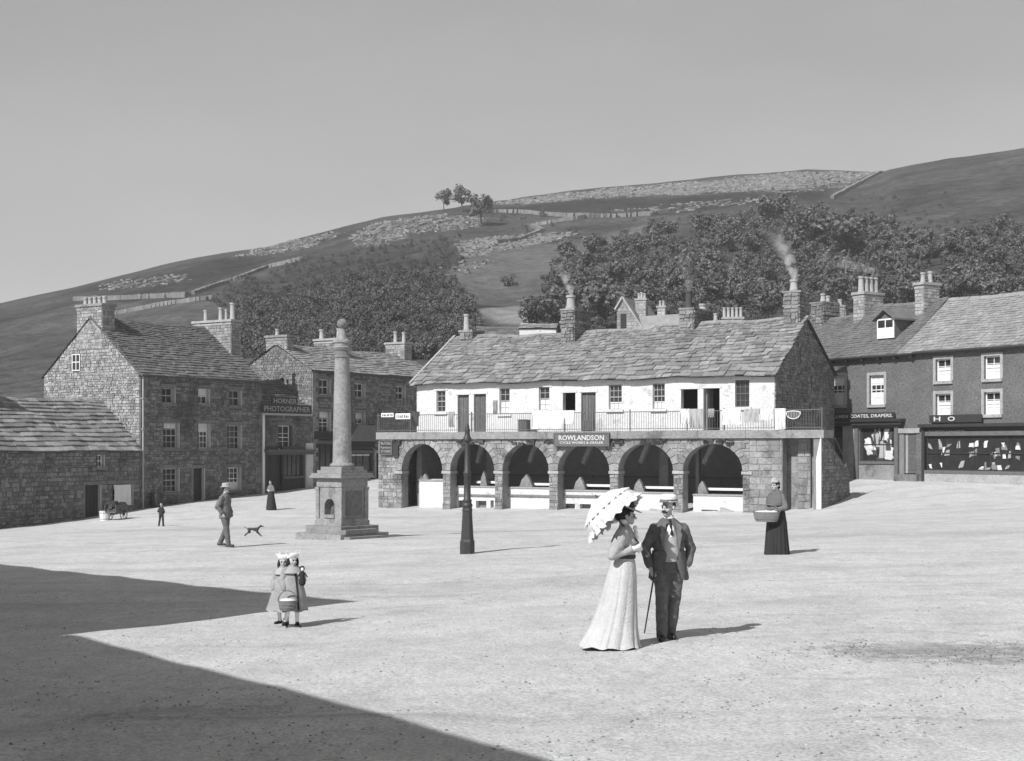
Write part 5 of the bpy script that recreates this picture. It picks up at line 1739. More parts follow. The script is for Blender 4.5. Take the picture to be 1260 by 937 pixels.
# ------------------------------------------------------------------ people: continuous bodies grown from tapered limbs and fused into one skin
CL = bpy.data.textures.new('wrinkles', 'CLOUDS')
CL.noise_scale = 0.09
V = Vector
class Body:
    def __init__(s): s.v, s.f = [], []
    def _add(s, vs, fs):
        o = len(s.v)
        s.v += [tuple(v) for v in vs]
        s.f += [tuple(i + o for i in f) for f in fs]
    def cap(s, p, q, r0, r1, n=12):
        p, q = Vector(p), Vector(q)
        d = (q - p).normalized()
        a = d.orthogonal().normalized()
        b = d.cross(a)
        rings = [(p - d * r0 * math.cos(t), r0 * math.sin(t)) for t in (.35, .8, 1.25)] + [(p, r0), (q, r1)] + [(q + d * r1 * math.sin(t), r1 * math.cos(t)) for t in (.4, .85, 1.25)]
        vs = [c + r * (math.cos(2 * PI * k / n) * a + math.sin(2 * PI * k / n) * b) for c, r in rings for k in range(n)]
        m = len(rings)
        fs = [(i * n + k, i * n + (k + 1) % n, (i + 1) * n + (k + 1) % n, (i + 1) * n + k) for i in range(m - 1) for k in range(n)]
        fs += [tuple(range(n - 1, -1, -1)), tuple(range((m - 1) * n, m * n))]
        s._add(vs, fs)
    def chain(s, pts, rs):
        for i in range(len(pts) - 1): s.cap(pts[i], pts[i + 1], rs[i], rs[i + 1])
    def ell(s, c, r, rot=None, nu=16, nv=10):
        c = Vector(c)
        vs = []
        for j in range(nv + 1):
            t = PI * (j + .02) / (nv + .04)
            for k in range(nu):
                p = Vector((r[0] * math.sin(t) * math.cos(2 * PI * k / nu), r[1] * math.sin(t) * math.sin(2 * PI * k / nu), r[2] * math.cos(t)))
                vs.append(c + (rot @ p if rot else p))
        fs = [(j * nu + k, (j + 1) * nu + k, (j + 1) * nu + (k + 1) % nu, j * nu + (k + 1) % nu) for j in range(nv) for k in range(nu)]
        fs += [tuple(range(nu)), tuple(range((nv + 1) * nu - 1, nv * nu - 1, -1))]
        s._add(vs, fs)
    def rings(s, rg, n=28):                       # (z, rx, ry, cx, cy) stacked ellipses
        rg = [tuple(r) + (0,) * (5 - len(r)) for r in rg]
        vs = [(cx + rx * math.cos(2 * PI * k / n), cy + ry * math.sin(2 * PI * k / n), z) for z, rx, ry, cx, cy in rg for k in range(n)]
        m = len(rg)
        fs = [(i * n + k, i * n + (k + 1) % n, (i + 1) * n + (k + 1) % n, (i + 1) * n + k) for i in range(m - 1) for k in range(n)]
        fs += [tuple(range(n - 1, -1, -1)), tuple(range((m - 1) * n, m * n))]
        s._add(vs, fs)
    def build(s, name, m, parent, vox=.008, smooth=3, wrinkle=0.0, k=1.0):
        me = bpy.data.meshes.new(name)
        me.from_pydata([(x * k, y * k, z * k) for x, y, z in s.v], [], s.f)
        o = link(bpy.data.objects.new(name, me), parent)
        me.materials.append(M[m])
        r = o.modifiers.new('r', 'REMESH')
        r.mode = 'VOXEL'
        r.voxel_size = vox
        q = o.modifiers.new('s', 'SMOOTH')
        q.iterations = smooth
        q.factor = .5
        if wrinkle:
            d = o.modifiers.new('d', 'DISPLACE')
            d.texture = CL
            d.texture_coords = 'LOCAL'
            d.strength = wrinkle
            d.mid_level = .5
        REM.append(o)
        return o

def hand(B, w, d, n, side, curl=.5, s=1.0):
    """palm, four bent fingers of different length and a thumb from the side of the palm"""
    w, d, n = Vector(w), Vector(d).normalized(), Vector(n).normalized()
    lat = d.cross(n).normalized()
    n = lat.cross(d).normalized()
    B.cap(w, w + d * .03 * s, .024 * s, .026 * s)
    rot = Matrix((lat, d, n)).transposed()
    B.ell(w + d * .055 * s, (.040 * s, .048 * s, .017 * s), rot)
    for i, L in zip((-1.5, -.5, .5, 1.5), (.036, .042, .039, .030)):
        b0 = w + d * (.088 - .004 * abs(i)) * s + lat * .0215 * i * s
        d1 = (d * math.cos(curl) + n * math.sin(curl)).normalized()
        d2 = (d * math.cos(curl * 2.2) + n * math.sin(curl * 2.2)).normalized()
        b1 = b0 + d1 * L * s
        B.cap(b0, b1, .0092 * s, .0085 * s, 8)
        B.cap(b1, b1 + d2 * L * .85 * s, .0085 * s, .007 * s, 8)
    t0 = w + d * .03 * s + lat * side * .03 * s
    t1 = t0 + (d * .7 + lat * side * .6 + n * .35).normalized() * .042 * s
    B.cap(t0, t1, .012 * s, .0098 * s, 8)
    B.cap(t1, t1 + (d * .85 + n * .5 + lat * side * .1).normalized() * .03 * s, .0098 * s, .008 * s, 8)

def head(B, c, yaw, pitch=0.0, s=1.0, female=False):
    rot = Matrix.Rotation(yaw, 3, 'Z') @ Matrix.Rotation(pitch, 3, 'X')
    c = Vector(c)
    P = lambda x, y, z: c + rot @ Vector((x * s, y * s, z * s))
    e = lambda x, y, z, a, b, d: B.ell(P(x, y, z), (a * s, b * s, d * s), rot)
    e(0, .012, .035, .072, .092, .082)
    e(0, -.022, -.03, .060, .070, .075)
    e(0, -.058, -.082, .032, .028, .026)           # chin
    e(0, -.078, .018, .052, .016, .014)            # brow
    B.cap(P(0, -.086, .008), P(0, -.113, -.026), .010 * s, .014 * s, 8)      # nose
    for q in (-1, 1):
        e(q * .075, .012, -.005, .012, .022, .032)  # ears
        e(q * .036, -.068, -.03, .022, .018, .020)  # cheeks
        B.cap(P(q * .015, -.100, -.030), P(q * .012, -.096, -.030), .009 * s, .009 * s, 6)
    B.cap(P(-.02, -.084, -.060), P(.02, -.084, -.060), .008 * s, .008 * s, 8)
    return P, rot

def face_bits(root, P, s, rot, moustache=False, k=1.0):
    b = MB()
    for q in (-1, 1):
        e = MB()
        c = P(q * .031, -.083, .000) * k
        e.lathe([(.0105 * s * k * math.sin(PI * i / 6), .0105 * s * k * -math.cos(PI * i / 6)) for i in range(7)], 8, c)
        o = e.build('eye', M['leather'], root, True)
    for q in (-1, 1):
        b.bar(P(q * .014, -.096, .023) * k, P(q * .05, -.086, .022) * k, .010 * s * k, .009 * s * k)
    b.build('eyebrow', M['hair_dark'], root)
    if moustache:
        m_ = MB()
        for q in (-1, 1): m_.tube([P(q * .002, -.104, -.047) * k, P(q * .022, -.100, -.052) * k, P(q * .044, -.080, -.062) * k], [.011 * s * k, .011 * s * k, .004 * s * k], 7)
        m_.build('moustache', M['hair_dark'], root, True)

def skirt(parent, name, m, rg, folds=11, amp=.05, n=88, seed=1, k=1.0, hem=.0):
    r = random.Random(seed)
    ph = [r.uniform(0, 6.28) for _ in range(4)]
    vs, fs = [], []
    zt, zb_ = rg[0][0], rg[-1][0]
    fine = []
    for a, b in zip(rg[:-1], rg[1:]):
        for i in range(5): fine.append(tuple(x + (y - x) * i / 5 for x, y in zip(a, b)))
    fine.append(rg[-1])
    for z, rx, ry, cx, cy in fine:
        t = (zt - z) / (zt - zb_)
        for q in range(n):
            a = 2 * PI * q / n
            am = .55 + .45 * math.sin(2 * a + ph[2]) * math.sin(3 * a + ph[1])
            s1 = math.sin(folds * a + ph[0] + .9 * t + 1.1 * math.sin(2 * a + ph[2]) + .6 * math.sin(5 * a + ph[3]))
            w = 1 + amp * (t ** .7) * (am * (-.50 + .80 * abs(s1) ** .42) + .22 * math.sin(3 * a + ph[1] - t))
            zz_ = z + hem * t * t * math.sin(folds * a + ph[3])
            vs.append((k * (cx + rx * w * math.cos(a)), k * (cy + ry * w * math.sin(a)), k * max(zz_, .006)))
    m_ = len(fine)
    fs = [(i * n + q, i * n + (q + 1) % n, (i + 1) * n + (q + 1) % n, (i + 1) * n + q) for i in range(m_ - 1) for q in range(n)]
    fs += [tuple(range(n)), tuple(range(m_ * n - 1, (m_ - 1) * n - 1, -1))]
    me = bpy.data.meshes.new(name)
    me.from_pydata(vs, [], fs)
    me.shade_smooth()
    me.materials.append(M[m])
    return link(bpy.data.objects.new(name, me), parent)

def arm(B, a, rs): B.chain([a['s'], a['e'], a['w']], rs)
def base_body(J, vox, root, k=1.0, hs=1.0, female=False):
    B = Body()
    B.ell((0, J['py'], .96), (.155, .105, .11)); B.ell((0, J['py'] * .6, 1.10), (.125, .09, .12)); B.ell((0, 0, 1.28), (.16, .105, .17))
    B.cap((-.13, 0, 1.385), (.13, 0, 1.385), .05, .05)
    hc = Vector(J['head'])
    B.cap((0, .015, 1.42), hc + Vector((0, .02, -.07 * hs)), .054, .050)
    P, rot = head(B, hc, J['yaw'], J.get('pitch', 0), hs, female)
    for q in 'RL':
        a = J[q]
        s0 = V((a['s'][0] * .9, a['s'][1], a['s'][2] - .045))
        B.chain([s0, a['e'], a['w']], (.046, .040, .027))
        hand(B, a['w'], a['d'], a['n'], a.get('side', 1 if q == 'L' else -1), a.get('curl', .5), a.get('hs', 1.0))
    for q in 'RL':
        g = J['leg' + q]
        B.chain([g[0], g[1], g[2]], (.085, .058, .038))
        f = Vector(g[2])
        td = Vector(g[3])
        B.cap(f + Vector((0, 0, -.045)) - td * .03, f + Vector((0, 0, -.055)) + td * .13, .036, .028)
    B.build('body', 'skin', root, vox, 2, 0, k)
    return P, rot
def shoes(J, root, k, vox, m='leather'):
    for q in 'RL':
        g = J['leg' + q]
        B = Body()
        f, td = Vector(g[2]), Vector(g[3])
        B.cap(f + Vector((0, 0, .05)), f + Vector((0, 0, -.03)), .048, .05)
        B.cap(f + Vector((0, 0, -.035)) - td * .045, f + Vector((0, 0, -.045)) + td * .155, .046, .036)
        B.build('boot', m, root, vox, 2, 0, k)
def trousers(J, root, m, vox, k, wr=.012):
    B = Body()
    B.rings([(.84, .155, .12, 0, J['py']), (.95, .17, .125, 0, J['py']), (1.08, .155, .112, 0, J['py'])])
    for q in 'RL':
        g = J['leg' + q]
        kn = Vector(g[1])
        an = Vector(g[2])
        B.chain([g[0], kn, kn.lerp(an, .55), an + Vector((0, 0, -.01))], (.105, .080, .074, .070))
    return B.build('trousers', m, root, vox, 2, wr, k)
def jacket(J, root, m, vox, k, hem=.76, rx=.215, name='jacket', wr=.014, sl=(.076, .068, .052), flare=.0, stop=.82):
    B = Body()
    B.rings([(hem, rx + flare, .155 + flare, 0, J['py']), (hem + .18, .195 + flare * .6, .145 + flare * .6, 0, J['py']), (1.12, .172, .130), (1.26, .188, .138), (1.36, .20, .125), (1.42, .175, .105), (1.455, .125, .09), (1.50, .072, .07, 0, .012)])
    for q in 'RL':
        a = J[q]
        s_, e, w = Vector(a['s']), Vector(a['e']), Vector(a['w'])
        B.chain([V((s_.x * .93, s_.y, s_.z - .035)), e, e.lerp(w, stop)], (sl[0] * .9, sl[1] * .95, sl[2]))
    return B.build(name, m, root, vox, 3, wr, k)
V = Vector
M['coat'] = mat('girl_coat', 0.30, 0.25, 10, 0.35, 50, tint=False)
M['lapel'] = mat('lapel_highlight', 0.17, 0.3, 12, 0.3, 60)  # paler than the suit: highlights put into the lapel colour
# --- the gentleman
pg = at_ground(823, 789)
gt = thing('person', 'gentleman in a dark open suit and pale cap standing with a walking cane', 'person', loc=pg, rot=math.radians(4))
k = .985
J = dict(py=.01, head=(-.01, -.01, 1.625), yaw=math.radians(-42), pitch=.0,
         R=dict(s=(-.19, 0, 1.405), e=(-.285, .04, 1.12), w=(-.235, -.06, .885), d=(.25, -.3, -.92), n=(.9, -.1, .2), curl=.85),
         L=dict(s=(.19, 0, 1.405), e=(.285, .07, 1.12), w=(.215, -.02, .90), d=(-.25, -.15, -.95), n=(-.9, .2, .2), curl=.5),
         legR=((-.09, .01, .90), (-.090, -.03, .49), (-.085, .0, .085), (-.25, -.96, 0)), legL=((.09, .01, .90), (.075, .03, .50), (.045, .17, .085), (.15, -.98, 0)))
P, rot = base_body(J, .0062, gt, k)
face_bits(gt, P, 1.0, rot, True, k)
trousers(J, gt, 'suit_trouser', .010, k, .022)
jacket(J, gt, 'suit', .010, k, 1.00, .172, wr=.022)
b = MB()                                         # the skirts of the jacket hang open in front
nz_, na_ = 8, 40
vs, fs = [], []
for off in (0, .016):
    for i in range(nz_ + 1):
        t = i / nz_
        d0 = math.radians(12 + 26 * t ** 1.3)
        for q in range(na_ + 1):
            a = -PI / 2 + d0 + (2 * PI - 2 * d0) * q / na_
            w = 1 + .03 * t * math.sin(7 * a + 1) + .02 * t * math.sin(13 * a)
            vs.append((k * (.186 + .042 * t + off) * w * math.cos(a), k * (.01 + (.140 + .030 * t + off) * w * math.sin(a)), k * (1.10 - .34 * t + .015 * math.sin(3 * a) * t)))
n1 = (nz_ + 1) * (na_ + 1)
for o in (0, n1): fs += [(o + i * (na_ + 1) + q, o + i * (na_ + 1) + q + 1, o + (i + 1) * (na_ + 1) + q + 1, o + (i + 1) * (na_ + 1) + q) for i in range(nz_) for q in range(na_)]
fs += [(nz_ * (na_ + 1) + q, nz_ * (na_ + 1) + q + 1, n1 + nz_ * (na_ + 1) + q + 1, n1 + nz_ * (na_ + 1) + q) for q in range(na_)]
for q in (0, na_): fs += [(i * (na_ + 1) + q, (i + 1) * (na_ + 1) + q, n1 + (i + 1) * (na_ + 1) + q, n1 + i * (na_ + 1) + q) for i in range(nz_)]
b.add(vs, fs)
b.build('jacket_skirt', M['suit'], gt, True)
B = Body()
B.rings([(.97, .110, .108, .012, -.052), (1.10, .115, .108, .012, -.056), (1.25, .105, .110, .005, -.060), (1.34, .085, .103, 0, -.055), (1.42, .05, .085, 0, -.02)])
B.build('waistcoat', 'waistcoat', gt, .009, 3, .006, k)
B = Body()
B.rings([(1.27, .022, .06, 0, -.118), (1.36, .052, .06, 0, -.102), (1.44, .058, .07, 0, -.02), (1.50, .062, .064, 0, .008), (1.535, .060, .060, 0, .008)])
B.build('shirt_collar', 'shirt', gt, .007, 2, 0, k)
B = Body()
B.cap((0, -.075, 1.475), (0, -.085, 1.46), .017, .019)
B.cap((0, -.095, 1.45), (.006, -.165, 1.31), .015, .022)
B.build('tie', 'hair_dark', gt, .006, 2, 0, k)
for sg in (-1, 1):
    b = MB()
    b.prism([(sg * .055, 1.47), (sg * .135, 1.40), (sg * .115, 1.33), (sg * .135, 1.31), (sg * .095, 1.12), (sg * .082, 1.25)], lambda x, z: (k * x, k * (-.125 - .02 * (1.47 - z) / .3), k * z), lambda x, z: (k * x, k * (-.142 - .02 * (1.47 - z) / .3), k * z))
    b.build('lapel', M['lapel'], gt)
for z in (1.05, 1.13, 1.21):
    b = MB()
    b.lathe([(.008, 0), (.008, .006)], 8)
    o = b.build('button', M['leather'], gt)
    o.location = (.008 * k, -.152 * k, z * k)
    o.rotation_euler = (PI / 2, 0, 0)
shoes(J, gt, k, .008)
hr = Body()
hr.ell(P(0, .03, .03), (.079, .086, .078), rot)
hr.build('hair', 'hair_dark', gt, .008, 2, 0, k)
b = Body()
b.rings([(0, .096, .112), (.03, .099, .115), (.07, .097, .112), (.095, .07, .085)])
b.v = [tuple(P(x, y + .008, z + .066)) for x, y, z in b.v]
b.build('cap', 'shirt', gt, .007, 2, 0, k)
b = Body()
b.rings([(0, .101, .117), (.022, .101, .117)])
b.v = [tuple(P(x, y + .008, z + .080)) for x, y, z in b.v]
b.ell(P(0, -.105, .070), (.07, .045, .009), rot)
b.build('cap_band', 'grey_wool', gt, .006, 2, 0, k)
cn = thing('walking_cane', 'thin dark walking cane held in the right hand of the gentleman', 'cane', loc=pg)
hw = Matrix.Rotation(math.radians(4), 3, 'Z') @ (k * V((-.205, -.125, .80)))
tipc = at_ground(793, 779) - pg
b = MB()
b.tube([tipc + V((0, 0, .0)), hw, hw + (hw - tipc).normalized() * .05], [.009, .011, .012], 8)
b.build('cane_shaft', M['wood_dark'], cn, True)
b = MB()
e0 = hw + (hw - tipc).normalized() * .05
b.tube([e0, e0 + V((.02, -.01, .03)), e0 + V((.05, -.02, .025)), e0 + V((.065, -.02, -.01))], .012, 8)
b.build('cane_handle', M['wood_mid'], cn, True)

# --- the lady with the parasol
pl = at_ground(769, 797)
ld = thing('person', 'lady in a long white skirt and flowered hat walking under a frilled parasol', 'person', loc=pl, rot=math.radians(82))
k = .955
J = dict(py=.01, head=(0, -.03, 1.60), yaw=math.radians(6), pitch=.05,
         R=dict(s=(-.165, .02, 1.40), e=(-.235, .14, 1.13), w=(-.135, -.12, 1.215), d=(.35, -.9, .25), n=(.8, .2, .3), curl=.95, hs=.9),
         L=dict(s=(.165, .02, 1.40), e=(.22, .10, 1.14), w=(.06, -.14, 1.19), d=(-.6, -.75, .2), n=(-.7, .5, .3), curl=.95, hs=.9),
         legR=((-.08, .01, .90), (-.08, -.02, .49), (-.08, .02, .085), (0, -1, 0)), legL=((.08, .01, .90), (.08, .0, .49), (.08, .06, .085), (0, -1, 0)))
P, rot = base_body(J, .0062, ld, k, .96, True)
face_bits(ld, P, .96, rot, False, k)
skirt(ld, 'skirt', 'dress_white', [(1.115, .125, .112, 0, .01), (1.04, .165, .150, 0, .022), (.85, .20, .185, 0, .04), (.55, .225, .225, 0, .075), (.25, .26, .28, 0, .125), (.07, .31, .34, 0, .165), (.02, .33, .365, 0, .175)], 9, .27, 160, 3, k, .012)
B = Body()
B.rings([(1.09, .130, .115, 0, .01), (1.16, .135, .125), (1.28, .158, .15, 0, -.022), (1.38, .155, .118), (1.45, .09, .08), (1.49, .058, .06, 0, .01), (1.53, .056, .056, 0, .012)])
for q in 'RL':
    a = J[q]
    s_, e, w = V(a['s']), V(a['e']), V(a['w'])
    B.chain([s_ + V((0, 0, .0)), s_.lerp(e, .5), e, e.lerp(w, .85)], (.082, .088, .058, .042))
B.build('blouse', 'blouse', ld, .010, 3, .02, k)
B = Body()
B.rings([(1.50, .058, .058, 0, .012), (1.535, .060, .060, 0, .010), (1.56, .056, .056, 0, .008)])
for q in range(5): B.ell((.012 * (-1) ** q, -.125 - .014 * math.sin(q * .8), 1.45 - .055 * q), (.045, .03, .035))
B.build('jabot', 'shirt', ld, .008, 2, .02, k)
b = MB()
b.lathe([(.132, 0), (.136, .02), (.132, .045)], 24, (0, .01 * k, 1.085 * k), fr=None)
b.build('belt', M['cloth_dark'], ld, True)
for q in 'RL':
    a = J[q]
    B = Body()
    hand(B, a['w'], a['d'], a['n'], 1 if q == 'L' else -1, .95, .98)
    B.cap(a['w'], V(a['w']).lerp(V(a['e']), .35), .033, .038)
    B.build('glove', 'shirt', ld, .0058, 2, 0, k)
hr = Body()
hr.ell(P(0, .035, .035), (.086, .092, .085), rot); hr.ell(P(0, .115, -.02), (.05, .045, .045), rot); hr.ell(P(0, -.05, .075), (.06, .035, .03), rot)
hr.build('hair', 'hair_dark', ld, .008, 2, .008, k)
hrot = rot @ Matrix.Rotation(math.radians(20), 3, 'X')
hc = P(0, 0, .105)
HP = lambda x, y, z: (hc + hrot @ V((x, y, z))) * k
b = MB()
b.lathe([(.175, 0), (.18, .006), (.175, .014), (.085, .018), (.085, .0)], 28)
b.v = [tuple(HP(x, y, z)) for x, y, z in b.v]
b.build('hat_brim', M['straw'], ld, True)
b = MB()
b.lathe([(.084, .015), (.088, .06), (.086, .085), (.06, .10), (.0, .10)], 22)
b.v = [tuple(HP(x, y, z)) for x, y, z in b.v]
b.build('hat_crown', M['cloth_dark'], ld, True)
b = MB()
rr = random.Random(8)
for _ in range(42):
    a = rr.uniform(-2.4, 1.2)
    c = HP(.10 * math.cos(a), .10 * math.sin(a) + .03, rr.uniform(.02, .13))
    q = V((rr.gauss(0, 1), rr.gauss(0, 1), rr.gauss(0, 1))).normalized()
    b.obox(c, q * .022, q.orthogonal().normalized() * .02, q.cross(q.orthogonal()).normalized() * .006, rr.uniform(.5, 1))
b.build('hat_flowers', M['cloth_white'], ld)
shoes(J, ld, k, .01)
# parasol: canopy of ten gores with a frill, ribs, shaft and crook
Rl = Matrix.Rotation(math.radians(82), 3, 'Z')
hd = V((-.085, -.215, 1.235)) * k
ap = V((-.03, .31, 1.735))
pr = thing('parasol', "open white frilled parasol tilted behind the lady's head", 'parasol', loc=pl + Rl @ hd, rot=0)
ax = (Rl @ (ap - hd))
Lp = ax.length
ax.normalize()
xa = ax.orthogonal().normalized()
ya = ax.cross(xa)
W3 = lambda x, y, z: xa * x + ya * y + ax * z
b = MB()
n, mseg = 60, 9
gore = lambda a: 1 - .045 * abs(math.sin(5 * a))
vs, fs = [], []
for off in (0, -.006):
    for i in range(mseg + 1):
        t = i / mseg
        rr_ = .375 * math.sin(t * 1.25) / math.sin(1.25)
        zz_ = Lp - .235 * (1 - math.cos(t * 1.25)) / (1 - math.cos(1.25))
        for q in range(n):
            a = 2 * PI * q / n
            g = 1 - (1 - gore(a)) * t
            vs.append(W3(max(rr_ * g, .004) * math.cos(a), max(rr_ * g, .004) * math.sin(a), zz_ + off))
nn = (mseg + 1) * n
for o in (0, nn):
    fs += [(o + i * n + q, o + i * n + (q + 1) % n, o + (i + 1) * n + (q + 1) % n, o + (i + 1) * n + q) for i in range(mseg) for q in range(n)]
fs += [(mseg * n + q, mseg * n + (q + 1) % n, nn + mseg * n + (q + 1) % n, nn + mseg * n + q) for q in range(n)]
b.add(vs, fs)
b.build('canopy', M['cloth_white'], pr, True)
b = MB()
vs, fs = [], []
n = 160
for i in range(5):
    t = i / 4
    for q in range(n):
        a = 2 * PI * q / n
        r_ = (.37 * gore(a)) * (1 + .06 * t) + .026 * math.sin(26 * a) * t + .018 * math.sin(43 * a + 2 * t) * t
        vs.append(W3(r_ * math.cos(a), r_ * math.sin(a), Lp - .232 - .085 * t + .018 * math.sin(19 * a) * t))
for off in (0,):
    fs = [(i * n + q, i * n + (q + 1) % n, (i + 1) * n + (q + 1) % n, (i + 1) * n + q) for i in range(4) for q in range(n)]
b.add(vs, fs)
vs2 = [v + (v - ax * v.dot(ax)).normalized() * .004 for v in vs]
b.add(vs2, fs)
b.add(vs[4 * n:] + vs2[4 * n:], [(q, (q + 1) % n, n + (q + 1) % n, n + q) for q in range(n)])
b.build('frill', M['cloth_white'], pr, True)
b = MB()
vs, fs = [], []
n = 120
for i in range(3):                                # a second gathered flounce higher up the dome
    t = i / 2
    for q in range(n):
        a = 2 * PI * q / n
        r_ = .285 + .045 * t + .022 * math.sin(23 * a) * t + .01 * math.sin(37 * a) * t
        vs.append(W3(r_ * math.cos(a), r_ * math.sin(a), Lp - .118 - .05 * t + .012))
fs = [(i * n + q, i * n + (q + 1) % n, (i + 1) * n + (q + 1) % n, (i + 1) * n + q) for i in range(2) for q in range(n)]
b.add(vs, fs)
b.add([v + ax * .004 for v in vs], fs)
b.build('flounce', M['cloth_white'], pr, True)
b = MB()
b.tube([W3(0, 0, -.10), W3(0, 0, Lp + .05)], [.009, .007], 8)
b.build('shaft', M['wood_dark'], pr, True)
b = MB()
b.tube([W3(0, 0, -.098), W3(.0, .02, -.13), W3(0, .05, -.13), W3(0, .06, -.10)], .010, 7)
b.build('crook', M['wood_mid'], pr, True)
for q in range(10):
    a = 2 * PI * q / 10
    b = MB()
    b.tube([W3(0, 0, Lp - .02), W3(.17 * math.cos(a), .17 * math.sin(a), Lp - .06), W3(.355 * math.cos(a), .355 * math.sin(a), Lp - .235)], .004, 5)
    b.build('rib', M['iron'], pr)

# --- the little girl with a basket
pgk = at_ground(360, 772)
gl = thing('person', 'little girl in a pale flared coat and ribboned bonnet walking with a basket', 'person', loc=pgk, rot=math.radians(22))
k = .60
J = dict(py=0, head=(0, -.02, 1.60), yaw=math.radians(10), pitch=.1,
         R=dict(s=(-.17, 0, 1.38), e=(-.25, .02, 1.12), w=(-.22, -.14, .90), d=(.1, -.2, -.95), n=(.9, -.1, .1), curl=1.0),
         L=dict(s=(.17, 0, 1.38), e=(.25, -.02, 1.13), w=(.16, -.20, 1.22), d=(-.5, -.5, .6), n=(-.6, .4, .4), curl=.9),
         legR=((-.08, 0, .90), (-.10, -.10, .50), (-.15, .14, .12), (-.5, -.85, 0)), legL=((.08, 0, .90), (.09, -.06, .49), (.10, -.06, .085), (.2, -.95, 0)))
P, rot = base_body(J, .006, gl, k, 1.28)
face_bits(gl, P, 1.28, rot, False, k)
jacket(J, gl, 'coat', .008, k, 1.05, .20, 'coat_top', .03, (.105, .095, .07))
skirt(gl, 'coat_skirt', 'coat', [(1.30, .175, .135, 0, 0), (1.05, .25, .20, 0, 0), (.8, .31, .25, 0, 0), (.55, .365, .29, -.02, .01), (.40, .40, .31, -.04, .01)], 6, .14, 100, 5, k, .02)
b = MB()
b.lathe([(.10, 1.47), (.19, 1.40), (.255, 1.30), (.25, 1.29), (.17, 1.38)], 26)
b.v = [(x * k, y * k * .8, z * k) for x, y, z in b.v]
b.build('cape_collar', M['cloth_grey'], gl, True)
b = MB()
for q in (0, 1): b.tube([(.03 * k, -.145 * k, 1.30 * k), (.06 * k, -.245 * k, .85 * k), (.08 * k, -.31 * k, .42 * k)], .011, 6)
b.build('coat_edge', M['cloth_dark'], gl)
B = Body()
B.ell(P(0, .03, .035), (.118, .125, .125), rot)
B.ell(P(0, -.045, .085), (.135, .05, .085), rot @ Matrix.Rotation(math.radians(25), 3, 'X'))
B.build('bonnet', 'shirt', gl, .008, 2, .012, k)
for q in (-1, 1):
    hr = Body()
    hr.chain([P(q * .085, .0, .02), P(q * .10, .01, -.06), P(q * .095, .02, -.16)], (.035, .04, .03))
    hr.build('hair', 'hair_dark', gl, .008, 2, .01, k)
for q in (-1, 1):
    b = MB()
    c = P(q * .075, -.03, .10) * k
    for a_, l_ in ((.9, .10), (1.7, .09)):
        d = V((q * math.cos(a_), -.1, math.sin(a_)))
        b.obox(c + d * l_ * k * .6, d * l_ * k * .6, V((0, .03, 0)) * k, d.cross(V((0, 1, 0))).normalized() * .028 * k)
    b.build('ribbon', M['cloth_white'], gl)
B = Body()
for q in 'RL':
    g = J['leg' + q]
    B.chain([V(g[1]).lerp(V(g[0]), .3), g[1], g[2]], (.066, .062, .045))
B.build('stockings', 'shirt', gl, .007, 2, 0, k)
shoes(J, gl, k, .007)
RG = Matrix.Rotation(math.radians(22), 3, 'Z')
def basket(label, loc, rot_, L, W, Hh, m='wicker', lid=True, hh=.2):
    t = thing('basket', label, 'basket', loc=loc, rot=rot_)
    b = MB()
    b.lathe([(.78, -Hh), (.92, -Hh * .5), (1.0, 0), (1.03, .012), (.97, .012), (.9, -Hh * .5), (.75, -Hh * .9)], 30)
    b.v = [(x * L / 2, y * W / 2, z) for x, y, z in b.v]
    b.build('basket_body', M[m], t)
    b = MB()
    b.tube([(L * .5 * math.cos(a), 0, hh * math.sin(a)) for a in np.linspace(0, PI, 12)], .010, 6)
    b.build('basket_handle', M[m], t, True)
    for z in (-Hh * .7, -Hh * .35):
        b = MB()
        b.tube([(L / 2 * .97 * math.cos(a) * (1 + z / Hh * .12), W / 2 * .97 * math.sin(a) * (1 + z / Hh * .12), z) for a in np.linspace(0, 2 * PI, 24)], .008, 5)
        b.build('weave_band', M[m], t)
    if lid:
        b = MB()
        b.lathe([(.95, .0), (.7, .03), (.0, .045)], 24)
        b.v = [(x * L / 2, y * W / 2, z) for x, y, z in b.v]
        b.build('cloth_cover', M['cloth_white'], t, True)
    return t
basket("round wicker basket hanging from the little girl's hand", pgk + RG @ (k * V((-.20, -.33, .66))), math.radians(8), .26, .2, .13, 'wicker', True, .15)
dl = thing('doll', 'dark haired doll held against the chest of the little girl', 'doll', loc=pgk + RG @ (k * V((.17, -.27, 1.18))), rot=math.radians(10))
B = Body()
B.ell((0, 0, .14), (.035, .035, .04)); B.cap((0, 0, .10), (0, 0, .03), .022, .035); B.cap((0, 0, .03), (0, 0, -.06), .035, .05)
B.cap((-.03, 0, .08), (-.07, -.02, .02), .012, .01); B.cap((.03, 0, .08), (.07, -.02, .02), .012, .01)
B.build('doll_body', 'black_wool', dl, .006, 2)
B = Body()
B.ell((0, -.03, .13), (.022, .014, .026))
B.build('doll_face', 'shirt', dl, .005, 1)

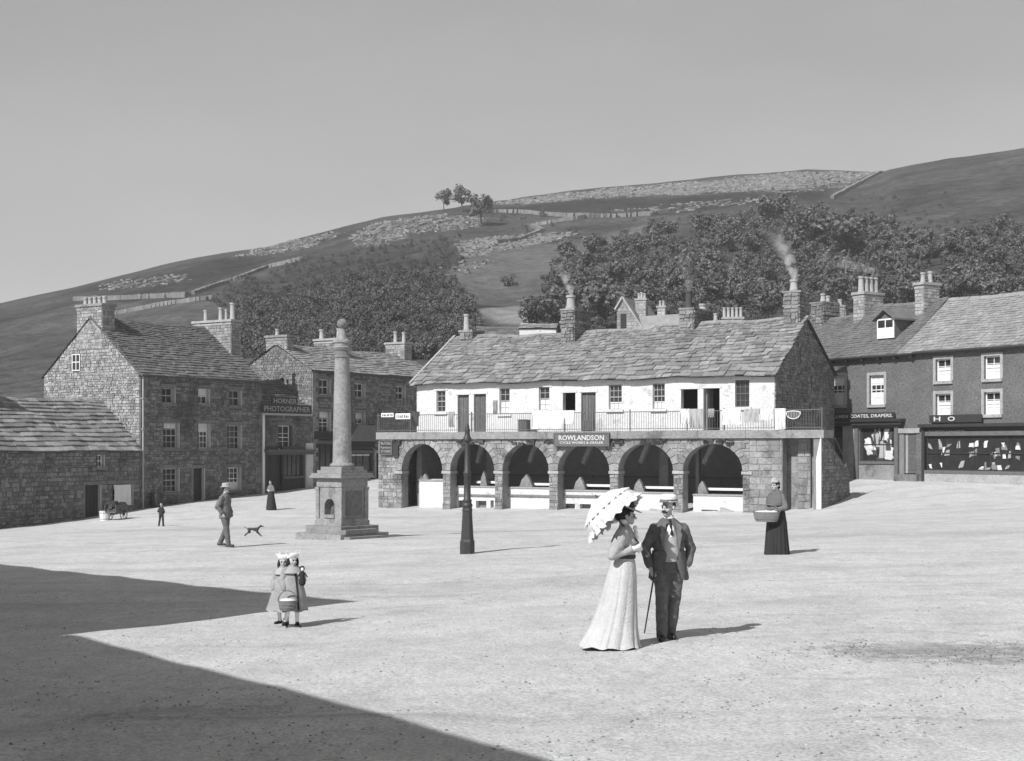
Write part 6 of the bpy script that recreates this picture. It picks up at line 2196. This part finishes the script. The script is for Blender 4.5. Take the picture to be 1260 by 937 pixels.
# --- woman with a market basket on the right
pw = at_ground(955, 683)
wb = thing('person', 'woman in a long dark skirt and shawl carrying a market basket near the stair', 'person', loc=pw, rot=math.radians(-52))
k = .925
J = dict(py=.01, head=(0, -.03, 1.62), yaw=0, pitch=.08,
         R=dict(s=(-.18, .02, 1.40), e=(-.27, .02, 1.12), w=(-.12, -.20, 1.02), d=(.7, -.55, -.1), n=(.3, .2, -.8), curl=.9),
         L=dict(s=(.18, .02, 1.40), e=(.27, .02, 1.12), w=(.12, -.20, 1.03), d=(-.7, -.55, -.1), n=(-.3, .2, -.8), curl=.9),
         legR=((-.08, .01, .90), (-.08, -.02, .49), (-.08, .02, .085), (0, -1, 0)), legL=((.08, .01, .90), (.08, .0, .49), (.08, .06, .085), (0, -1, 0)))
P, rot = base_body(J, .009, wb, k)
face_bits(wb, P, 1, rot, False, k)
skirt(wb, 'skirt', 'black_wool', [(1.10, .15, .13, 0, .01), (1.0, .205, .19, 0, .02), (.75, .235, .23, 0, .03), (.4, .255, .26, 0, .04), (.06, .28, .29, 0, .05), (.01, .285, .295, 0, .05)], 8, .26, 120, 9, k)
jacket(J, wb, 'grey_wool', .011, k, 1.0, .185, 'jacket', .02, (.085, .075, .05))
b = MB()
b.lathe([(.06, 1.53), (.10, 1.49), (.20, 1.42), (.255, 1.30), (.25, 1.16), (.235, 1.17), (.18, 1.38)], 28, fr=lambda a, z: 1 + .05 * math.sin(9 * a))
b.v = [(x * k, (y * .78 + .01) * k, z * k) for x, y, z in b.v]
b.build('shawl', M['wood_mid'], wb, True)
B = Body()
B.ell(P(0, .03, .04), (.088, .10, .092), rot); B.ell(P(0, .09, -.05), (.06, .05, .05), rot)
B.build('hair', 'hair_dark', wb, .009, 2, 0, k)
B = Body()
B.rings([(0, .105, .12), (.03, .10, .115), (.075, .08, .09), (.09, .04, .05)])
B.v = [tuple(P(x, y, z + .075)) for x, y, z in B.v]
B.ell(P(.03, -.05, .15), (.05, .04, .035), rot); B.ell(P(-.04, .02, .16), (.05, .05, .03), rot)
B.build('bonnet', 'pale_wool', wb, .009, 2, .015, k)
shoes(J, wb, k, .01)
basket('long wicker market basket carried in front of the dark-skirted woman', pw + Matrix.Rotation(math.radians(-52), 3, 'Z') @ (k * V((0, -.33, 1.0))), math.radians(-20), .58, .30, .20, 'wicker', True, .17)

# --- man walking, left of the market cross
pm = at_ground(277, 673)
mn = thing('person', 'man in a slouch hat and worn dark jacket strolling towards the market cross', 'person', loc=pm, rot=math.radians(70))
k = 1.0
J = dict(py=.0, head=(0, -.03, 1.615), yaw=math.radians(12), pitch=-.05,
         R=dict(s=(-.19, 0, 1.40), e=(-.27, .08, 1.13), w=(-.22, -.06, .93), d=(.2, -.3, -.9), n=(.9, .1, .1), curl=.7),
         L=dict(s=(.19, 0, 1.40), e=(.27, .06, 1.13), w=(.22, -.08, .93), d=(-.2, -.3, -.9), n=(-.9, .1, .1), curl=.7),
         legR=((-.09, 0, .90), (-.09, -.10, .50), (-.09, -.16, .085), (0, -1, 0)), legL=((.09, 0, .90), (.09, .02, .49), (.09, .22, .10), (0, -1, 0)))
P, rot = base_body(J, .009, mn, k)
face_bits(mn, P, 1, rot, True, k)
trousers(J, mn, 'suit', .011, k, .02)
jacket(J, mn, 'grey_wool', .011, k, .80, .20, 'jacket', .03, (.085, .078, .06))
shoes(J, mn, k, .009)
def hat(root, P, k, m, r=.15, h=.10, tilt=0):
    b = MB()
    b.lathe([(r, 0), (r * 1.01, .012), (.10, .022), (.098, h), (.06, h + .02), (.0, h + .012)], 24, fr=lambda a, z: 1 + .06 * math.sin(2 * a + .5) * (z < .02))
    b.v = [tuple(P(x, y * 1.12, z + .06) * k) for x, y, z in b.v]
    b.build('hat', M[m], root, True)
hat(mn, P, k, 'cloth_grey')
B = Body()
B.ell(P(0, .03, .02), (.08, .09, .075), rot)
B.build('hair', 'hair_dark', mn, .009, 2, 0, k)

# --- woman near the photographer's shop
pq = at_ground(333, 627.5)
wq = thing('person', "woman in a dark skirt and pale blouse waiting before the photographer's shop", 'person', loc=pq, rot=math.radians(-35))
k = .93
J = dict(py=.01, head=(0, -.02, 1.62), yaw=0,
         R=dict(s=(-.18, .02, 1.40), e=(-.26, .0, 1.14), w=(-.10, -.17, 1.16), d=(.9, -.2, .1), n=(0, .9, 0), curl=.5),
         L=dict(s=(.18, .02, 1.40), e=(.26, .0, 1.14), w=(.10, -.19, 1.12), d=(-.9, -.2, .1), n=(0, .9, 0), curl=.5),
         legR=((-.08, .01, .90), (-.08, -.02, .49), (-.08, .02, .085), (0, -1, 0)), legL=((.08, .01, .90), (.08, .0, .49), (.08, .06, .085), (0, -1, 0)))
P, rot = base_body(J, .014, wq, k)
face_bits(wq, P, 1, rot, False, k)
skirt(wq, 'skirt', 'black_wool', [(1.12, .14, .12, 0, .01), (1.0, .19, .17, 0, .02), (.6, .24, .24, 0, .03), (.06, .31, .31, 0, .05), (.01, .31, .32, 0, .05)], 7, .14, 70, 2, k)
jacket(J, wq, 'grey_wool', .014, k, 1.04, .165, 'blouse', .015, (.08, .07, .05))
B = Body()
B.ell(P(0, .03, .045), (.088, .10, .09), rot); B.ell(P(0, .04, .12), (.06, .06, .045), rot)
B.build('hair', 'hair_dark', wq, .012, 2, 0, k)
shoes(J, wq, k, .012)

# --- boy at the left
pb = at_ground(198.5, 648)
by = thing('person', 'fair-haired boy in dark clothes standing legs apart before the tall house', 'person', loc=pb, rot=math.radians(165))
k = .62
J = dict(py=0, head=(0, -.02, 1.60), yaw=0,
         R=dict(s=(-.17, 0, 1.38), e=(-.26, .03, 1.14), w=(-.16, -.14, 1.02), d=(.5, -.6, -.3), n=(.6, .5, 0), curl=.8),
         L=dict(s=(.17, 0, 1.38), e=(.26, .03, 1.14), w=(.16, -.14, 1.02), d=(-.5, -.6, -.3), n=(-.6, .5, 0), curl=.8),
         legR=((-.09, 0, .90), (-.13, -.02, .49), (-.17, .02, .085), (-.2, -.95, 0)), legL=((.09, 0, .90), (.13, .0, .49), (.18, .05, .085), (.2, -.95, 0)))
P, rot = base_body(J, .011, by, k, 1.25)
face_bits(by, P, 1.25, rot, False, k)
trousers(J, by, 'black_wool', .011, k, .01)
jacket(J, by, 'black_wool', .011, k, .86, .19, 'jacket', .015, (.08, .072, .055))
shoes(J, by, k, .01)
B = Body()
B.ell(P(0, .03, .05), (.095, .105, .09), rot)
B.build('hair', 'pale_wool', by, .01, 2, 0, k)

# --- the running dog
pd = at_ground(312, 660.5)
dg_ = thing('dog', 'small dark dog running across the square behind the strolling man', 'dog', loc=pd, rot=math.radians(8))
dg_.scale = (.68, .68, .64)
B = Body()
B.ell((.13, 0, .36), (.125, .075, .105)); B.chain([(.1, 0, .365), (-.06, 0, .385), (-.2, 0, .385)], (.09, .07, .066)); B.ell((-.2, 0, .375), (.10, .066, .085))
B.cap((.2, 0, .41), (.31, 0, .51), .06, .046); B.ell((.35, 0, .54), (.066, .047, .05)); B.chain([(.385, 0, .53), (.43, 0, .52), (.475, 0, .512)], (.035, .027, .020))
for q in (-1, 1):
    B.cap((.325, q * .035, .575), (.29, q * .055, .545), .018, .012)
B.chain([(-.28, 0, .42), (-.38, 0, .46), (-.47, 0, .53)], (.02, .014, .008))
for q, o in ((1, 0), (-1, -.05)):
    B.chain([(.17, q * .05, .33), (.20 + o, q * .052, .22), (.30 + o, q * .05, .13), (.37 + o, q * .05, .035)], (.048, .032, .021, .018)); B.cap((.37 + o, q * .05, .03), (.40 + o, q * .05, .02), .019, .015)
    B.chain([(-.22, q * .05, .34), (-.17 + o, q * .055, .22), (-.31 + o, q * .05, .15), (-.39 + o, q * .05, .035)], (.062, .042, .022, .018)); B.cap((-.39 + o, q * .05, .03), (-.355 + o, q * .05, .02), .019, .015)
B.build('body', 'fur', dg_, .008, 3)
for q in (-1, 1):
    b = MB()
    b.lathe([(.007 * math.sin(PI * i / 6), -.007 * math.cos(PI * i / 6)) for i in range(7)], 8, (.395, q * .034, .555))
    b.build('eye', M['leather'], dg_, True)

# ------------------------------------------------------------------ things by the cottage
r = T.rect(139.5, 160.8, 597, 621.5, -.12)
drape('large white sheet hung over the cottage window', T, r[0], r[1], r[2], r[3], -.14, 'cloth_white', 'sheet', 'hanging_sheet', None, 3.5, .04)
pc = at_ground(143, 640)
ca = thing('handcart', 'dark two-wheeled handcart with a heaped load standing before the cottage', 'cart', loc=pc, rot=T.rot + .25)
for sg in (-1, 1):
    b = MB()
    for z in (.45, .58, .71): b.box(-.55, .55, sg * .33 - .015, sg * .33 + .015, z, z + .11, R(.8, 1.2))
    b.build('side_board', M['wood_mid'], ca)
    b = MB()
    cw = V((.05, sg * .43, .32))
    b.tube([cw + V((.32 * math.cos(a), 0, .32 * math.sin(a))) for a in np.linspace(0, 2 * PI, 22)], .025, 6)
    wl = b.build('wheel', M['wood_mid'], ca, True)
    b = MB()
    for q in range(8): b.tube([cw, cw + V((.31 * math.cos(q * PI / 4), 0, .31 * math.sin(q * PI / 4)))], .014, 5)
    b.tube([cw - V((0, .06, 0)), cw + V((0, .06, 0))], .05, 8)
    b.build('spokes', M['wood_dark'], wl)
    b = MB()
    b.bar((.5, sg * .28, .46), (1.15, sg * .25, .55), .05, .05)
    b.build('shaft', M['wood_mid'], ca)
part(lambda b: b.box(-.55, .55, -.31, .31, .40, .449), 'cart_floor', 'wood_mid', ca)
part(lambda b: [b.obox((R(-.4, .4), R(-.22, .22), R(.5, .92)), (R(.08, .2), 0, R(-.05, .05)), (0, R(.08, .16), 0), (R(-.05, .05), 0, R(.06, .12)), R(.6, 1.3)) for _ in range(26)] and None, 'load', 'cloth_dark', ca)
pt_ = at_ground(129, 641)
tb = thing('wooden_tub', 'pale wooden tub beside the handcart', 'tub', loc=pt_ + V((0, 0, .0)))
for q in range(14):
    a = 2 * PI * q / 14
    b = MB()
    c = V((.25 * math.cos(a), .25 * math.sin(a), .26))
    t_ = V((-math.sin(a), math.cos(a), 0))
    b.obox(c, t_ * .054, V((math.cos(a), math.sin(a), 0)) * .018, V((.02 * math.cos(a), .02 * math.sin(a), .26)), R(.85, 1.15))
    b.build('stave', M['white_paint'], tb)
part(lambda b: [b.tube([(rr_ * math.cos(a), rr_ * math.sin(a), z) for a in np.linspace(0, 2 * PI, 20)], .014, 5) for rr_, z in ((.262, .1), (.285, .42))] and None, 'hoop', 'iron', tb)
part(lambda b: b.lathe([(.235, .05), (.235, .07)], 16), 'tub_bottom', 'wood_mid', tb)
pv = T.w(.75, -.55, 0)
bb = thing('water_butt', 'dark water butt at the foot of the tall house corner', 'barrel', loc=(pv.x, pv.y, G(pv.x, pv.y)))
for q in range(14):
    a = 2 * PI * q / 14
    b = MB()
    for (r0, z0), (r1, z1) in zip(((.27, 0), (.33, .35), (.33, .5)), ((.33, .35), (.33, .5), (.28, .85))):
        p0, p1 = V((r0 * math.cos(a), r0 * math.sin(a), z0)), V((r1 * math.cos(a), r1 * math.sin(a), z1))
        b.bar(p0, p1, .14, .03, R(.8, 1.2), up=(math.cos(a), math.sin(a), 0))
    b.build('stave', M['wood_dark'], bb)
part(lambda b: [b.tube([(rr_ * math.cos(a), rr_ * math.sin(a), z) for a in np.linspace(0, 2 * PI, 20)], .016, 5) for rr_, z in ((.31, .15), (.345, .42), (.315, .7))] and None, 'hoop', 'iron', bb)
part(lambda b: b.lathe([(.25, .78), (.25, .8)], 14), 'lid', 'wood_dark', bb)

# ------------------------------------------------------------------ grit, pebbles and litter of the square
def pebbles(n, ymin, ymax, smin, smax, name, m, label, power=1.6, region=None):
    b = MB()
    ys_ = ymin + (ymax - ymin) * NR.rand(n) ** power
    xs_ = (NR.rand(n) - .5) * ys_ * .78
    if region is not None: xs_, ys_ = region(n)
    zs_ = ground_np(xs_, ys_) + 0.02 * np.sin(xs_ * 1.3 + 0.6 * ys_) * np.sin(ys_ * 0.9) + 0.015 * np.sin(xs_ * 2.9 - ys_ * 1.7)
    for x, y, z in zip(xs_, ys_, zs_):
        s = R(smin, smax)
        a = R(0, 6.28)
        c, d = math.cos(a) * s, math.sin(a) * s
        b.add([(x + c, y + d, z), (x - d * .8, y + c * .8, z), (x - c, y - d, z), (x + d * .8, y - c * .8, z), (x, y, z + s * R(.4, .8)), (x, y, z - s * .5)],
              [(0, 1, 4), (1, 2, 4), (2, 3, 4), (3, 0, 4)], R(.6, 1.25))
    return tag(b.build(name, M[m], None, kind='stuff'), label, name, kind='stuff')
pebbles(6500, 9, 48, .006, .022, 'gravel', 'pale_stone', 'loose grit and pebbles scattered over the trodden square')
pebbles(420, 9, 46, .006, .02, 'litter', 'stone_dark', 'dark specks of dirt and litter on the square')
pebbles(800, 9, 40, .004, .018, 'dirt', 'stone_dark', 'dark dirty patch of trampled rubbish at the right of the square', region=lambda n: (4.9 + NR.randn(n) * .95, 15.7 + NR.randn(n) * .55))

# ------------------------------------------------------------------ chimney smoke
def smoke(label, p, hgt, r0, r1, drift, curve, dens, tilt=0.0):
    t = bpy.data.objects.new('smoke', None)
    m = bpy.data.materials.new('smoke')
    m.use_nodes = True
    n_ = m.node_tree
    n_.nodes.clear()
    out = n_.nodes.new('ShaderNodeOutputMaterial')
    pv_ = n_.nodes.new('ShaderNodeVolumePrincipled')
    pv_.inputs['Color'].default_value = (.97, .97, .97, 1)
    pv_.inputs['Anisotropy'].default_value = -.4
    n_.links.new(pv_.outputs[0], out.inputs['Volume'])
    tc = n_.nodes.new('ShaderNodeTexCoord')
    sp = n_.nodes.new('ShaderNodeSeparateXYZ')
    n_.links.new(tc.outputs['Object'], sp.inputs[0])
    def mt(op, *a):
        q = n_.nodes.new('ShaderNodeMath')
        q.operation = op
        for i, x in enumerate(a):
            if isinstance(x, (int, float)): q.inputs[i].default_value = x
            else: n_.links.new(x, q.inputs[i])
        return q.outputs[0]
    z = sp.outputs['Z']
    tt = mt('DIVIDE', z, hgt)
    cx = mt('MULTIPLY', mt('POWER', mt('MAXIMUM', tt, 0.0), curve), drift)
    dx = mt('SUBTRACT', sp.outputs['X'], cx)
    rad = mt('MULTIPLY_ADD', tt, r1 - r0, r0)
    d2 = mt('DIVIDE', mt('ADD', mt('MULTIPLY', dx, dx), mt('MULTIPLY', sp.outputs['Y'], sp.outputs['Y'])), mt('MULTIPLY', rad, rad))
    fall = mt('MAXIMUM', mt('SUBTRACT', 1.0, d2), 0.0)
    nz_ = n_.nodes.new('ShaderNodeTexNoise')
    nz_.inputs['Scale'].default_value = 1.9
    nz_.inputs['Detail'].default_value = 5
    n_.links.new(tc.outputs['Object'], nz_.inputs['Vector'])
    nn_ = mt('MAXIMUM', mt('MULTIPLY', mt('SUBTRACT', nz_.outputs[0], .38), 4.0), 0.0)
    fade = mt('MULTIPLY', mt('POWER', mt('MAXIMUM', mt('SUBTRACT', 1.0, tt), 0.0), 1.7), mt('DIVIDE', r0 * 1.3, rad))
    n_.links.new(mt('MULTIPLY', mt('MULTIPLY', mt('MULTIPLY', fall, nn_), fade), dens), pv_.inputs['Density'])
    b = MB()
    pts_ = [(drift * (i / 12) ** curve, 0, hgt * i / 12) for i in range(13)]
    n = 12
    vs, fs = [], []
    for i, q in enumerate(pts_):
        rr_ = (r0 + (r1 - r0) * i / 12) * 1.02
        vs += [(q[0] + rr_ * math.cos(2 * PI * j / n), rr_ * math.sin(2 * PI * j / n), q[2]) for j in range(n)]
    fs = [(i * n + j, i * n + (j + 1) % n, (i + 1) * n + (j + 1) % n, (i + 1) * n + j) for i in range(12) for j in range(n)]
    fs += [tuple(range(n - 1, -1, -1)), tuple(range(12 * n, 13 * n))]
    b.add(vs, fs)
    o = b.build('smoke', m, None)
    o.location = p
    o.rotation_euler = (0, tilt, 0)
    return tag(o, label, 'smoke', None, 'stuff')
w = S.w(-14.45, 5.0, 10.9)
smoke('short white smoke plume curling left from the second market chimney', w, 2.2, .17, .55, -1.1, 1.6, 5.5)
w = S.w(-1.35, 5.35, 11.05)
smoke('white smoke plume curling left from the gable chimney', w, 3.2, .2, .85, -1.8, 1.7, 5.0)
w = S.w(-7.3, 5.3, 10.8)
smoke('faint grey smoke above the dark chimney pot', w, 2.8, .2, .7, -.5, 1.5, 1.2)
w = D.w(XL + .12, 3.7, 12.4)
smoke('long smoke streak blown left from the wide four-pot chimney', w, 4.6, .22, .7, .5, 1.5, 1.3, tilt=math.radians(-80))

# ------------------------------------------------------------------ the air: pale haze over the valley
hzm = bpy.data.materials.new('haze')
hzm.use_nodes = True
_t = hzm.node_tree
_t.nodes.clear()
_o = _t.nodes.new('ShaderNodeOutputMaterial')
_v = _t.nodes.new('ShaderNodeVolumePrincipled')
_v.inputs['Color'].default_value = (.9, .9, .9, 1)
_v.inputs['Density'].default_value = .00030
_t.links.new(_v.outputs[0], _o.inputs['Volume'])
_b = MB()
_b.box(-2600, 2600, -320, 1500, -110, 150)
tag(_b.build('haze', hzm, None), 'thin pale haze in the air over the town and hill', 'haze', kind='stuff')
# ------------------------------------------------------------------ turn modifiers and lettering into plain meshes in one pass
def finalize():
    bpy.context.view_layer.update()
    dg = bpy.context.evaluated_depsgraph_get()
    for o in list(REM):
        ev = o.evaluated_get(dg)
        me = bpy.data.meshes.new_from_object(ev)
        me.name = o.name
        if o.type == 'FONT':
            n = bpy.data.objects.new(o.name, me)
            nm = o.name
            n.parent = o.parent
            n.location, n.rotation_euler, n.scale = o.location, o.rotation_euler, o.scale
            COL.objects.link(n)
            bpy.data.objects.remove(o)
            n.name = nm
        else:
            o.modifiers.clear()
            me.shade_smooth()
            o.data = me
finalize()

# the second little girl walks close beside the first: a copy of the figure and of each of its parts
g2 = gl.copy()
COL.objects.link(g2)
for ch in list(gl.children):
    if ch.name.startswith('coat_edge'): continue
    c = ch.copy()
    COL.objects.link(c)
    c.parent = g2
g2.location = pgk + Vector((-.15, .17, .0))
g2.location.z = G(g2.location.x, g2.location.y)
g2.rotation_euler = (0, 0, math.radians(-8))
g2.scale = (.97, .97, .97)
tag(g2, 'second little girl in a pale coat, half hidden behind the one with the basket', 'person')
